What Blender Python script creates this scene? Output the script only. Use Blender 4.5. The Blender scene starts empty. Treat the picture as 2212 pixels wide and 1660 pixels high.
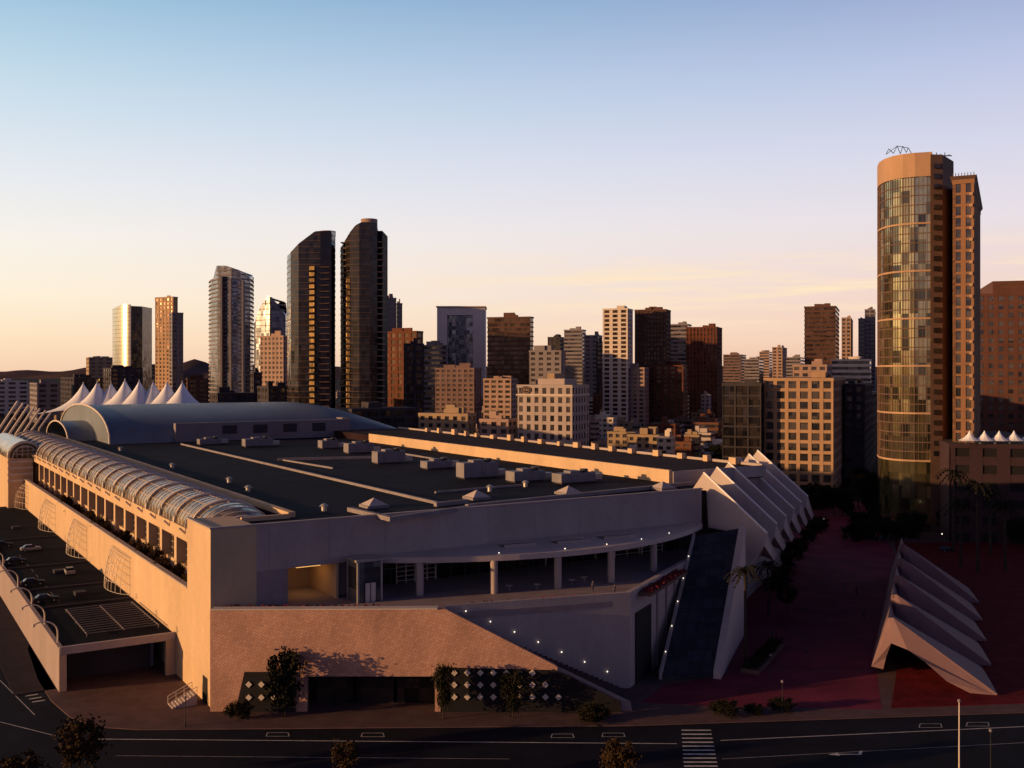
import bpy, bmesh, math, random
from mathutils import Vector, Matrix
random.seed(7)
sc=bpy.context.scene; COL=sc.collection
F=2212.0; CX=1106.0; HY=805.0; CH=50.0
R=math.radians
def W(px,py,Y): return Vector(((px-CX)/F*Y, Y, CH-(py-HY)/F*Y))
def G(px,py,z=0.0):
    Y=F*(CH-z)/(py-HY); return Vector(((px-CX)/F*Y,Y,z))
def lin(*c):
    o=[]
    for x in c:
        x/=255.0
        o.append(x/12.92 if x<=.04045 else ((x+.055)/1.055)**2.4)
    return tuple(o)
# ------------------------------------------------------------------ materials
def mat(name,col,rough=.8,var=.25,scale=.25,metal=0.0,spec=.3,bump=0.0,streak=1.0,emit=0.0,ior=1.45,cell=None,lo=None,hi=None,tilt=0.0,bias=1.0,transl=0.0):
    m=bpy.data.materials.new(name); m.use_nodes=True
    nt=m.node_tree; n=nt.nodes; l=nt.links
    b=n['Principled BSDF']
    b.inputs['Roughness'].default_value=rough; b.inputs['Metallic'].default_value=metal
    b.inputs['IOR'].default_value=ior
    b.inputs['Specular IOR Level'].default_value=spec
    geo=n.new('ShaderNodeNewGeometry'); mp=n.new('ShaderNodeMapping')
    mp.inputs['Scale'].default_value=(1,1,streak)
    l.new(geo.outputs['Position'],mp.inputs['Vector'])
    n1=n.new('ShaderNodeTexNoise'); n1.inputs['Scale'].default_value=scale; n1.inputs['Detail'].default_value=6; n1.inputs['Roughness'].default_value=.65
    n2=n.new('ShaderNodeTexNoise'); n2.inputs['Scale'].default_value=scale*9; n2.inputs['Detail'].default_value=4
    l.new(mp.outputs['Vector'],n1.inputs['Vector']); l.new(geo.outputs['Position'],n2.inputs['Vector'])
    ad=n.new('ShaderNodeMath'); ad.operation='MULTIPLY_ADD'; ad.inputs[1].default_value=.35
    l.new(n2.outputs['Fac'],ad.inputs[0]); l.new(n1.outputs['Fac'],ad.inputs[2])
    rp=n.new('ShaderNodeValToRGB'); e=rp.color_ramp.elements
    e[0].position=.42; e[0].color=tuple(c*(1-var) for c in col)+(1,)
    e[1].position=.95; e[1].color=tuple(min(1,c*(1+var)) for c in col)+(1,)
    l.new(ad.outputs[0],rp.inputs['Fac']); l.new(rp.outputs['Color'],b.inputs['Base Color'])
    if bump:
        bp=n.new('ShaderNodeBump'); bp.inputs['Strength'].default_value=bump; bp.inputs['Distance'].default_value=.1
        l.new(n2.outputs['Fac'],bp.inputs['Height']); l.new(bp.outputs['Normal'],b.inputs['Normal'])
    if cell:
        off=n.new('ShaderNodeVectorMath'); off.operation='MULTIPLY_ADD'; off.inputs[1].default_value=tuple(1/c for c in cell); off.inputs[2].default_value=(.37,.41,.29)
        l.new(geo.outputs['Position'],off.inputs[0])
        fl=n.new('ShaderNodeVectorMath'); fl.operation='FLOOR'; l.new(off.outputs[0],fl.inputs[0])
        wn=n.new('ShaderNodeTexWhiteNoise'); wn.noise_dimensions='3D'; l.new(fl.outputs[0],wn.inputs['Vector'])
        ml=n.new('ShaderNodeMath'); ml.operation='MULTIPLY'; l.new(wn.outputs['Value'],ml.inputs[0])
        gain=n.new('ShaderNodeMapRange'); gain.inputs[1].default_value=.40; gain.inputs[2].default_value=.85; gain.inputs[3].default_value=.25; gain.inputs[4].default_value=1.7*bias; l.new(ad.outputs[0],gain.inputs[0])
        l.new(gain.outputs[0],ml.inputs[1]); ml.use_clamp=True
        mx=n.new('ShaderNodeMix'); mx.data_type='RGBA'; mx.inputs[6].default_value=tuple(lo)+(1,); mx.inputs[7].default_value=tuple(hi)+(1,)
        l.new(ml.outputs[0],mx.inputs[0]); l.new(mx.outputs[2],b.inputs['Base Color'])
        if tilt:
            sb=n.new('ShaderNodeVectorMath'); sb.operation='SUBTRACT'; sb.inputs[1].default_value=(.5,.5,.5); l.new(wn.outputs['Color'],sb.inputs[0])
            sl=n.new('ShaderNodeVectorMath'); sl.operation='MULTIPLY_ADD'; sl.inputs[1].default_value=(tilt,)*3; l.new(sb.outputs[0],sl.inputs[0]); l.new(geo.outputs['Normal'],sl.inputs[2])
            nm=n.new('ShaderNodeVectorMath'); nm.operation='NORMALIZE'; l.new(sl.outputs[0],nm.inputs[0]); l.new(nm.outputs[0],b.inputs['Normal'])
    if transl:
        tr=n.new('ShaderNodeBsdfTranslucent'); l.new(rp.outputs['Color'],tr.inputs['Color'])
        ms=n.new('ShaderNodeMixShader'); ms.inputs[0].default_value=transl; out=n['Material Output']
        l.new(b.outputs[0],ms.inputs[1]); l.new(tr.outputs[0],ms.inputs[2]); l.new(ms.outputs[0],out.inputs['Surface'])
    if emit:
        b.inputs['Emission Color'].default_value=tuple(col)+(1,); b.inputs['Emission Strength'].default_value=emit
    return m
M={}
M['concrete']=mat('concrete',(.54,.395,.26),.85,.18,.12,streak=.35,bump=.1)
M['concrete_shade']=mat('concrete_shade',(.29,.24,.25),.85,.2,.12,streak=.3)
M['precast']=mat('precast',(.385,.33,.33),.8,.17,.15,streak=.4)
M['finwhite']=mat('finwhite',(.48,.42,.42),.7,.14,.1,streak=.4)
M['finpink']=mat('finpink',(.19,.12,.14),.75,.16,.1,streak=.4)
M['roof']=mat('roof',(.014,.016,.030),.95,.5,.06,spec=.08)
M['dockroof']=mat('dockroof',(.010,.011,.018),.95,.5,.1,spec=.05)
M['roofbrown']=mat('roofbrown',(.026,.014,.018),.95,.45,.08,spec=.1)
M['kerb']=mat('kerb',(.23,.21,.24),.85,.25,.3)
M['asphalt']=mat('asphalt',(.009,.010,.019),.9,.45,.15,spec=.12,bump=.15)
M['ground']=mat('ground',(.016,.010,.014),.95,.6,.01,spec=.05)
M['paving']=mat('paving',(.11,.070,.074),.9,.3,.3,spec=.15)
M['sidepaving']=mat('sidepaving',(.035,.026,.032),.9,.3,.3,spec=.1)
M['terrace']=mat('terrace',(.28,.23,.25),.9,.2,.3,spec=.15)
M['plaza']=mat('plaza',(.165,.028,.055),.9,.4,.12,spec=.1)  # reddish paving, deepened so its colour carries the magenta lens haze
M['lawn']=mat('lawn',(.12,.014,.020),.95,.45,.3,spec=.05)  # grass coloured red to carry the same lens haze
M['paint']=mat('paint',(.55,.55,.55),.7,.45,1.0)
M['glass']=mat('glass',(.035,.04,.05),.08,.3,.2,ior=1.6,spec=.5,cell=(3.1,3.1,3.3),lo=(.012,.014,.02),hi=(.09,.08,.085),tilt=.03)
M['glassblue']=mat('glassblue',(.16,.20,.24),.15,.3,.15,metal=.6,cell=(2.6,2.6,3.4),lo=(.07,.08,.095),hi=(.28,.30,.33),tilt=.05)
M['glassdark']=mat('glassdark',(.012,.011,.012),.12,.3,.1,ior=1.5,spec=.4,cell=(2.2,2.2,3.3),lo=(.006,.006,.009),hi=(.035,.028,.028),tilt=.06)
M['glassdome']=mat('glassdome',(.10,.12,.16),.2,.3,.1,metal=.5,cell=(2.2,2.2,4.0),lo=(.05,.06,.085),hi=(.16,.18,.23),tilt=.04)
M['glassslope']=mat('glassslope',(.03,.033,.045),.4,.3,.2,ior=1.5,spec=.3,cell=(2.0,2.4,1.3),lo=(.018,.020,.030),hi=(.05,.054,.07),tilt=.03)
M['glassbrown']=mat('glassbrown',(.07,.045,.035),.14,.3,.1,metal=.3,cell=(2.6,2.6,3.8),lo=(.025,.018,.015),hi=(.12,.075,.055),tilt=.04)
M['glassgold']=mat('glassgold',(.36,.32,.14),.10,.9,.035,metal=.9,cell=(2.1,2.1,3.87),lo=(.075,.080,.070),hi=(.62,.53,.27),tilt=.04,streak=.35)  # gold and dark panes put sunset reflections into the glass colour
M['mirror']=mat('mirror',(.70,.60,.42),.22,.2,.1,metal=1.0)
M['vault']=mat('vault',(.20,.16,.11),.2,.4,.4,metal=.45,cell=(2.2,2.2,1.6),lo=(.09,.08,.07),hi=(.36,.28,.17),tilt=.08)
M['teal']=mat('teal',(.17,.20,.245),.5,.2,.05,metal=.1)
M['white']=mat('white',(.62,.55,.50),.7,.12,.2)
M['sail']=mat('sail',(.88,.87,.90),.7,.05,.08)
M['portal']=mat('portal',(.60,.57,.62),.7,.08,.08)
M['tent']=mat('tent',(.78,.83,.96),.8,.04,.08,spec=.1)
M['tan']=mat('tan',(.34,.25,.17),.85,.2,.1,streak=.5)
M['stone']=mat('stone',(.40,.26,.175),.8,.18,.1,streak=.4)
M['wingstone']=mat('wingstone',(.25,.135,.08),.8,.2,.1,streak=.4)
M['stonedark']=mat('stonedark',(.13,.082,.07),.8,.2,.1)
M['podium']=mat('podium',(.042,.024,.032),.85,.25,.1)  # stone darkened so the podium's shade sits in its colour
M['edgebrown']=mat('edgebrown',(.11,.050,.040),.85,.25,.1)
M['brick']=mat('brick',(.15,.065,.045),.9,.25,.1)
M['brown']=mat('brown',(.095,.045,.036),.75,.25,.1)
M['mauve']=mat('mauve',(.17,.11,.115),.8,.25,.1)
M['rust']=mat('rust',(.12,.040,.026),.8,.25,.1)
M['grey']=mat('grey',(.21,.19,.22),.85,.2,.1,streak=.5)
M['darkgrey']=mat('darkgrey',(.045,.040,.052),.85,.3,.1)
M['dark']=mat('dark',(.012,.011,.015),.8,.3,.2)
M['pink']=mat('pink',(.36,.25,.22),.85,.2,.1,streak=.5)
M['goldpanel']=mat('goldpanel',(.16,.10,.035),.40,.4,.3,metal=.4,cell=(1.2,1.2,1.9),lo=(.012,.008,.005),hi=(.30,.19,.07),tilt=.2)
M['bark']=mat('bark',(.04,.028,.024),.95,.4,2)
M['leaf']=mat('leaf',(.016,.016,.011),.85,.55,.8,spec=.1)
M['leafwarm']=mat('leafwarm',(.040,.024,.012),.85,.5,.8,spec=.1)
M['flower']=mat('flower',(.16,.02,.025),.9,.5,1.5)
M['metal']=mat('metal',(.38,.37,.37),.45,.2,.5,metal=.4)
M['metaldark']=mat('metaldark',(.04,.04,.045),.5,.2,.5,metal=.3)
M['hvac']=mat('hvac',(.20,.19,.22),.6,.25,.4)
M['warmglow']=mat('warmglow',(1,.50,.14),.5,.1,1,emit=1.2)
M['lamp']=mat('lamp',(1,.88,.70),.5,.05,1,emit=1.8)
M['skin']=mat('skin',(.40,.25,.18),.7,.1,3)
M['cloth_a']=mat('cloth_a',(.03,.03,.05),.9,.2,3)
M['cloth_b']=mat('cloth_b',(.10,.10,.14),.9,.2,3)
M['tyre']=mat('tyre',(.012,.012,.012),.9,.2,3)
M['car_dark']=mat('car_dark',(.02,.02,.024),.55,.1,1,spec=.2)
M['car_white']=mat('car_white',(.30,.30,.31),.4,.05,1,spec=.4)
M['red']=mat('red',(.35,.02,.02),.4,.1,2)
M['hill']=mat('hill',(.12,.085,.085),1,.3,.002,spec=0)
def lattice():
    m=mat('lattice',(.56,.335,.265),.85,.28,.2,streak=.5); nt=m.node_tree;n=nt.nodes;l=nt.links
    geo=n.new('ShaderNodeNewGeometry'); mp=n.new('ShaderNodeMapping'); mp.vector_type='POINT'
    mp.inputs['Rotation'].default_value=(R(90),R(0),R(0))
    mp2=n.new('ShaderNodeMapping'); mp2.inputs['Rotation'].default_value=(0,0,R(32))
    l.new(geo.outputs['Position'],mp.inputs['Vector']); l.new(mp.outputs['Vector'],mp2.inputs['Vector'])
    br=n.new('ShaderNodeTexBrick'); br.inputs['Scale'].default_value=.72; br.inputs['Color1'].default_value=(1,1,1,1); br.inputs['Color2'].default_value=(.80,.78,.78,1); br.inputs['Mortar'].default_value=(.62,.61,.61,1); br.inputs['Mortar Size'].default_value=.028
    l.new(mp2.outputs['Vector'],br.inputs['Vector'])
    mx=n.new('ShaderNodeMix'); mx.data_type='RGBA'; mx.blend_type='MULTIPLY'; mx.inputs[0].default_value=1
    b=n['Principled BSDF']; src=b.inputs['Base Color'].links[0].from_socket
    l.new(src,mx.inputs[6]); l.new(br.outputs['Color'],mx.inputs[7]); l.new(mx.outputs[2],b.inputs['Base Color'])
    bp=n.new('ShaderNodeBump'); bp.inputs['Strength'].default_value=.25; bp.inputs['Distance'].default_value=.06
    l.new(br.outputs['Fac'],bp.inputs['Height']); bp.invert=True; l.new(bp.outputs['Normal'],b.inputs['Normal'])
    return m
M['lattice']=lattice()
# ------------------------------------------------------------------ mesh helpers
ORG={}
def org(o): return ORG.get(o.name,Vector((0,0,0))) if o else Vector((0,0,0))
class MB:
    def __init__(s): s.v=[]; s.f=[]; s.mi=[]; s.c=0
    def add(s,vs,fs):
        n=len(s.v); s.v+=[tuple(p) for p in vs]
        for f in fs: s.f.append(tuple(i+n for i in f)); s.mi.append(s.c)
        return s
    def loft(s,a,b,caps=True):
        n=len(a); fs=[(i,(i+1)%n,n+(i+1)%n,n+i) for i in range(n)]
        if caps: fs+=[tuple(range(n))[::-1],tuple(range(n,2*n))]
        return s.add(list(a)+list(b),fs)
    def prism(s,pts,z0,z1): return s.loft([(p[0],p[1],z0) for p in pts],[(p[0],p[1],z1) for p in pts])
    def box(s,x0,x1,y0,y1,z0,z1): return s.prism([(x0,y0),(x1,y0),(x1,y1),(x0,y1)],z0,z1)
    def bar(s,a,b,w,h=None):
        a=Vector(a);b=Vector(b); h=h or w; d=(b-a).normalized()
        up=Vector((0,0,1)) if abs(d.z)<.95 else Vector((1,0,0))
        x=d.cross(up).normalized()*w/2; y=x.cross(d).normalized()*h/2
        q=[-x-y,x-y,x+y,-x+y]
        return s.loft([a+k for k in q],[b+k for k in q])
    def tube(s,pts,r,n=6):
        pts=[Vector(p) for p in pts]; rr=r if isinstance(r,(list,tuple)) else [r]*len(pts)
        rings=[]
        for i,p in enumerate(pts):
            d=(pts[min(i+1,len(pts)-1)]-pts[max(i-1,0)]).normalized()
            up=Vector((0,0,1)) if abs(d.z)<.9 else Vector((1,0,0))
            x=d.cross(up).normalized(); y=x.cross(d).normalized()
            rings.append([p+(x*math.cos(2*math.pi*k/n)+y*math.sin(2*math.pi*k/n))*rr[i] for k in range(n)])
        vs=[q for g in rings for q in g]; fs=[]
        for i in range(len(pts)-1):
            for k in range(n): fs.append((i*n+k,i*n+(k+1)%n,(i+1)*n+(k+1)%n,(i+1)*n+k))
        fs+=[tuple(range(n))[::-1],tuple((len(pts)-1)*n+k for k in range(n))]
        return s.add(vs,fs)
    def cyl(s,x,y,z0,z1,r,n=12,r2=None):
        r2=r if r2 is None else r2
        return s.loft([(x+r*math.cos(2*math.pi*k/n),y+r*math.sin(2*math.pi*k/n),z0) for k in range(n)],[(x+r2*math.cos(2*math.pi*k/n),y+r2*math.sin(2*math.pi*k/n),z1) for k in range(n)])
    def ball(s,x,y,z,r,n=8,m=5):
        pts=[(x,y,z-r)]; 
        for j in range(1,m):
            a=-math.pi/2+math.pi*j/m
            for k in range(n): pts.append((x+r*math.cos(a)*math.cos(2*math.pi*k/n),y+r*math.cos(a)*math.sin(2*math.pi*k/n),z+r*math.sin(a)))
        pts.append((x,y,z+r)); fs=[]
        for k in range(n): fs.append((0,1+(k+1)%n,1+k)); fs.append((len(pts)-1,1+(m-2)*n+k,1+(m-2)*n+(k+1)%n))
        for j in range(m-2):
            for k in range(n): fs.append((1+j*n+k,1+j*n+(k+1)%n,1+(j+1)*n+(k+1)%n,1+(j+1)*n+k))
        return s.add(pts,fs)
    def mesh(s,name,mats,o=Vector((0,0,0)),smooth=False,recalc=True):
        me=bpy.data.meshes.new(name)
        me.from_pydata([(p[0]-o.x,p[1]-o.y,p[2]-o.z) for p in s.v],[],s.f)
        mats=mats if isinstance(mats,(list,tuple)) else [mats]
        for m in mats: me.materials.append(m)
        if len(mats)>1:
            for p,i in zip(me.polygons,s.mi): p.material_index=i
        if recalc:
            bm=bmesh.new(); bm.from_mesh(me); bmesh.ops.recalc_face_normals(bm,faces=bm.faces); bm.to_mesh(me); bm.free()
        if smooth:
            for p in me.polygons: p.use_smooth=True
        return me
    def build(s,name,mats,parent=None,loc=None,smooth=False,recalc=True):
        o0=org(parent) if parent else Vector(loc or (0,0,0))
        me=s.mesh(name,mats,o0,smooth,recalc)
        o=bpy.data.objects.new(name,me); COL.objects.link(o)
        if parent: o.parent=parent; ORG[o.name]=o0
        else: o.location=o0; ORG[o.name]=o0
        return o
def thing(name,label,cat,loc,group=None):
    o=bpy.data.objects.new(name,None); COL.objects.link(o); o.location=Vector(loc); o.empty_display_size=.5
    o['label']=label; o['category']=cat
    if group: o['group']=group
    ORG[o.name]=Vector(loc); return o
def tag(o,label,cat,group=None):
    o['label']=label; o['category']=cat
    if group: o['group']=group
    return o
def struct(o): o['kind']='structure'; return o
def copy_tree(o,parent=None):
    c=o.copy(); COL.objects.link(c)
    if parent: c.parent=parent
    for ch in list(o.children): copy_tree(ch,c)
    return c
class FR:
    def __init__(s,C,deg):
        a=R(deg); s.C=Vector((C[0],C[1])); s.u=Vector((math.cos(a),math.sin(a))); s.w=Vector((-math.sin(a),math.cos(a))); s.a=a
    def p(s,u,v,z=None):
        q=s.C+s.u*u+s.w*v
        return (q.x,q.y) if z is None else Vector((q.x,q.y,z))
    def inv(s,P):
        d=Vector((P[0],P[1]))-s.C; return d.dot(s.u),d.dot(s.w)
    def box(s,mb,u0,u1,v0,v1,z0,z1): return mb.prism([s.p(u0,v0),s.p(u1,v0),s.p(u1,v1),s.p(u0,v1)],z0,z1)
ORDN=['first','second','third','fourth','fifth','sixth','seventh','eighth','ninth','tenth','eleventh','twelfth','thirteenth','fourteenth','fifteenth','sixteenth']
# ------------------------------------------------------------------ camera, light, world
cam=bpy.data.cameras.new('camera'); cam.lens=36; cam.sensor_width=36; cam.shift_y=-25/2212; cam.clip_end=80000; cam.clip_start=.5
co=bpy.data.objects.new('camera',cam); co.location=(0,0,CH); co.rotation_euler=(R(90),0,0); COL.objects.link(co); sc.camera=co
SEL=R(7); SAZ=R(19)
sd=Vector((-math.cos(SAZ)*math.cos(SEL),-math.sin(SAZ)*math.cos(SEL),math.sin(SEL)))
su=bpy.data.lights.new('sun','SUN'); su.energy=5.0; su.angle=R(.6); su.color=(1,.54,.21)
so=bpy.data.objects.new('sun',su); so.rotation_euler=sd.to_track_quat('Z','Y').to_euler(); so.location=(-300,-80,120); COL.objects.link(so)
wd=bpy.data.worlds.new('World'); sc.world=wd; wd.use_nodes=True
nt=wd.node_tree; n=nt.nodes; l=nt.links; bg=n['Background']; bg.inputs['Strength'].default_value=.1
tc=n.new('ShaderNodeTexCoord'); sp=n.new('ShaderNodeSeparateXYZ'); l.new(tc.outputs['Generated'],sp.inputs[0])
def ramp(stops):
    r=n.new('ShaderNodeValToRGB'); el=r.color_ramp.elements
    while len(el)<len(stops): el.new(.5)
    for e,(p,c) in zip(el,stops): e.position=p; e.color=lin(*c)+(1,)
    l.new(sp.outputs['Z'],r.inputs['Fac']); return r
rl=ramp([(0,(246,208,178)),(.03,(253,227,192)),(.07,(254,241,218)),(.12,(247,242,233)),(.18,(229,234,240)),(.25,(198,221,235)),(.342,(144,191,219)),(.48,(38,60,110)),(1,(13,22,56))])
rr=ramp([(0,(230,184,162)),(.03,(243,205,184)),(.08,(240,212,204)),(.14,(231,221,228)),(.2,(213,213,232)),(.27,(186,195,226)),(.342,(149,164,206)),(.48,(40,48,96)),(1,(14,19,52))])
mr=n.new('ShaderNodeMapRange'); mr.inputs[1].default_value=-.5; mr.inputs[2].default_value=.45; l.new(sp.outputs['X'],mr.inputs[0])
mx=n.new('ShaderNodeMix'); mx.data_type='RGBA'; l.new(mr.outputs[0],mx.inputs[0]); l.new(rl.outputs[0],mx.inputs[6]); l.new(rr.outputs[0],mx.inputs[7])
mp=n.new('ShaderNodeMapping'); mp.inputs['Scale'].default_value=(3.4,3.4,46); mp.inputs['Rotation'].default_value=(0,R(-6),0); mp.inputs['Location'].default_value=(.35,0,.2); l.new(tc.outputs['Generated'],mp.inputs[0])
nz=n.new('ShaderNodeTexNoise'); nz.inputs['Scale'].default_value=1.5; nz.inputs['Detail'].default_value=8; nz.inputs['Roughness'].default_value=.6; l.new(mp.outputs[0],nz.inputs['Vector'])
cr=n.new('ShaderNodeValToRGB'); cr.color_ramp.elements[0].position=.47; cr.color_ramp.elements[1].position=.62; l.new(nz.outputs['Fac'],cr.inputs[0])
cm=n.new('ShaderNodeValToRGB'); e=cm.color_ramp.elements; e[0].position=.03; e[0].color=(0,0,0,1); e[1].position=.075; e[1].color=(1,1,1,1); x=e.new(.13); x.color=(0,0,0,1); l.new(sp.outputs['Z'],cm.inputs[0])
cmul=n.new('ShaderNodeMath'); cmul.operation='MULTIPLY'; l.new(cr.outputs[0],cmul.inputs[0]); l.new(cm.outputs[0],cmul.inputs[1])
cmx=n.new('ShaderNodeMapRange'); cmx.inputs[1].default_value=-.15; cmx.inputs[2].default_value=.1; cmx.inputs[3].default_value=.05; cmx.inputs[4].default_value=1.0; l.new(sp.outputs['X'],cmx.inputs[0])
cmul2=n.new('ShaderNodeMath'); cmul2.operation='MULTIPLY'; l.new(cmul.outputs[0],cmul2.inputs[0]); l.new(cmx.outputs[0],cmul2.inputs[1])
mx2=n.new('ShaderNodeMix'); mx2.data_type='RGBA'; mx2.inputs[7].default_value=lin(255,230,194)+(1,); l.new(cmul2.outputs[0],mx2.inputs[0]); l.new(mx.outputs[2],mx2.inputs[6])
dt=n.new('ShaderNodeVectorMath'); dt.operation='DOT_PRODUCT'; dt.inputs[1].default_value=sd; l.new(tc.outputs['Generated'],dt.inputs[0])
mxx=n.new('ShaderNodeMath'); mxx.operation='MAXIMUM'; mxx.inputs[1].default_value=0; l.new(dt.outputs['Value'],mxx.inputs[0])
pw=n.new('ShaderNodeMath'); pw.operation='POWER'; pw.inputs[1].default_value=10; l.new(mxx.outputs[0],pw.inputs[0])
bk_=n.new('ShaderNodeMapRange'); bk_.inputs[1].default_value=-.35; bk_.inputs[2].default_value=.30; bk_.inputs[3].default_value=0.0; bk_.inputs[4].default_value=1.0; l.new(sp.outputs['Y'],bk_.inputs[0])
dk_=n.new('ShaderNodeMix'); dk_.data_type='RGBA'; dk_.blend_type='MULTIPLY'; dk_.inputs[0].default_value=1
tint=n.new('ShaderNodeMix'); tint.data_type='RGBA'; tint.inputs[6].default_value=(.31,.29,.46,1); tint.inputs[7].default_value=(1,1,1,1); l.new(bk_.outputs[0],tint.inputs[0])
l.new(mx2.outputs[2],dk_.inputs[6]); l.new(tint.outputs[2],dk_.inputs[7])
ga=n.new('ShaderNodeMix'); ga.data_type='RGBA'; ga.blend_type='ADD'; ga.inputs[7].default_value=(1.0,.55,.2,1); l.new(pw.outputs[0],ga.inputs[0]); l.new(dk_.outputs[2],ga.inputs[6])
s10=n.new('ShaderNodeVectorMath'); s10.operation='SCALE'; s10.inputs['Scale'].default_value=10.5; l.new(ga.outputs[2],s10.inputs[0])
sk=n.new('ShaderNodeTexSky'); sk.sky_type='NISHITA'; sk.sun_disc=False; sk.sun_elevation=SEL; sk.sun_rotation=math.atan2(sd.x,sd.y)
mx3=n.new('ShaderNodeMix'); mx3.data_type='RGBA'; mx3.inputs[0].default_value=.05; l.new(s10.outputs[0],mx3.inputs[6]); l.new(sk.outputs[0],mx3.inputs[7])
l.new(mx3.outputs[2],bg.inputs['Color'])
sc.view_settings.view_transform='Standard'; sc.view_settings.look='None'
# ------------------------------------------------------------------ ground, roads, pavements
struct(MB().add([(-30000,-2000,0),(30000,-2000,0),(30000,42000,0),(-30000,42000,0)],[(0,1,2,3)]).build('ground',M['ground']))
struct(MB().add([(-260,96,.004),(260,96,.004),(260,170,.004),(-75,170,.004),(-200,330,.004),(-260,330,.004)],[(0,1,2,3,4,5)]).build('road',M['asphalt']))
pv=[G(60,1405),G(82,1470),G(110,1515),G(150,1550),G(205,1572),G(300,1578),G(1370,1569),G(2212,1541)]
pv=[(p.x,p.y) for p in pv]+[(170,158),(170,320),(-40,320),(-110,240)]
struct(MB().prism(pv,-.2,.12).build('pavement',M['paving']))
q=[G(1385,1520),G(1560,1528),G(1905,1535),G(1890,1430),G(1935,1200),G(1860,1085),G(1720,1085)]
pz=[(p.x,p.y,.126) for p in q]+[(40,205,.126),(36,170,.126),(24,163,.126)]
struct(MB().add(pz,[tuple(range(len(pz)))]).build('plaza',M['plaza']))
lw=[G(1925,1532),G(2212,1522)]; lw=[(p.x,p.y) for p in lw]+[(150,158),(150,300),(112,300),(92,240),(63,168)]
struct(MB().prism(lw,.05,.2).build('lawn',M['lawn']))
for i,(pa,pb) in enumerate([((1560,1452),(1890,1452)),((1650,1370),(1900,1385)),((1680,1310),(1910,1325)),((1700,1255),(1925,1262)),((1715,1210),(1930,1215))]):
    a=G(*pa);b=G(*pb); mb=MB(); mb.bar((a.x,a.y,.131),(b.x,b.y,.131),.35,.02); struct(mb.build('paving_strip',M['paving']))
def paint(pts,name='road_marking'):
    struct(MB().add([(p[0],p[1],.008) for p in pts],[tuple(range(len(pts)))]).build(name,M['paint']))
def pline(pa,pb,w=.16):
    a=G(*pa);b=G(*pb); d=(b-a).normalized(); k=Vector((-d.y,d.x,0))*w/2
    paint([a-k,b-k,b+k,a+k])
pline((210,1597),(1462,1607),.2); pline((1556,1600),(2300,1566),.2); pline((0,1560),(120,1590),.14); pline((0,1470),(75,1545),.12)
pline((250,1633),(1100,1640),.07); pline((1560,1640),(2300,1600),.07)
for i in range(11):
    y=1578+i*8.6; a=G(1472+i*.6,y);b=G(1536+i*1.6,y)
    paint([(a.x,a.y-.22),(b.x,b.y-.22),(b.x,b.y+.22),(a.x,a.y+.22)],'crosswalk_stripe')
for i in range(7):
    a=G(28+i*7,1478+i*6.5);b=G(52+i*7.5,1474+i*6.5); paint([(a.x,a.y-.25),(b.x,b.y-.25),(b.x,b.y+.25),(a.x,a.y+.25)],'crosswalk_stripe')
for i in range(6):
    a=G(0+i*6,1392+i*5);b=G(18+i*7,1388+i*5); paint([(a.x,a.y-.25),(b.x,b.y-.25),(b.x,b.y+.25),(a.x,a.y+.25)],'crosswalk_stripe')
for (x,y) in [(600,1587),(805,1588),(1215,1590),(1325,1588),(2010,1568),(2112,1565)]:
    for (dx0,dy0,dx1,dy1) in [(-22,-4,22,-4),(-25,4,25,4),(-22,-4,-25,4),(22,-4,25,4)]: pline((x+dx0,y+dy0),(x+dx1,y+dy1),.1)
a=G(1845,1630); X,Yy=a.x,a.y
paint([(X-2,Yy-.12),(X+1,Yy-.12),(X+1,Yy+.12),(X-2,Yy+.12)],'lane_arrow'); paint([(X-2,Yy-.5),(X-2,Yy+.5),(X-3.4,Yy)],'lane_arrow'); paint([(X+.6,Yy+.121),(X+1,Yy+.121),(X+1.6,Yy+1.2),(X+1.1,Yy+1.2)],'lane_arrow')
mb=MB(); hs=[]
for i in range(121):
    px=-300+i*24; hh=6+5*math.sin(i*.35)+4*math.sin(i*.9+1)+ (24*math.exp(-((px-425)/38.0)**2)) + (10*math.exp(-((px-520)/90.0)**2))
    hs.append((px,max(2,hh)))
vs=[]
for px,hh in hs:
    p=W(px,805-hh,9000); vs+= [(p.x,8200,-5),(p.x,9000,p.z),(p.x*1.1,10500,-5)]
fs=[]
for i in range(120):
    for k in range(2): fs.append((i*3+k,i*3+3+k,i*3+4+k,i*3+1+k))
struct(mb.add(vs,fs).build('hills',M['hill'],smooth=True))

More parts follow.
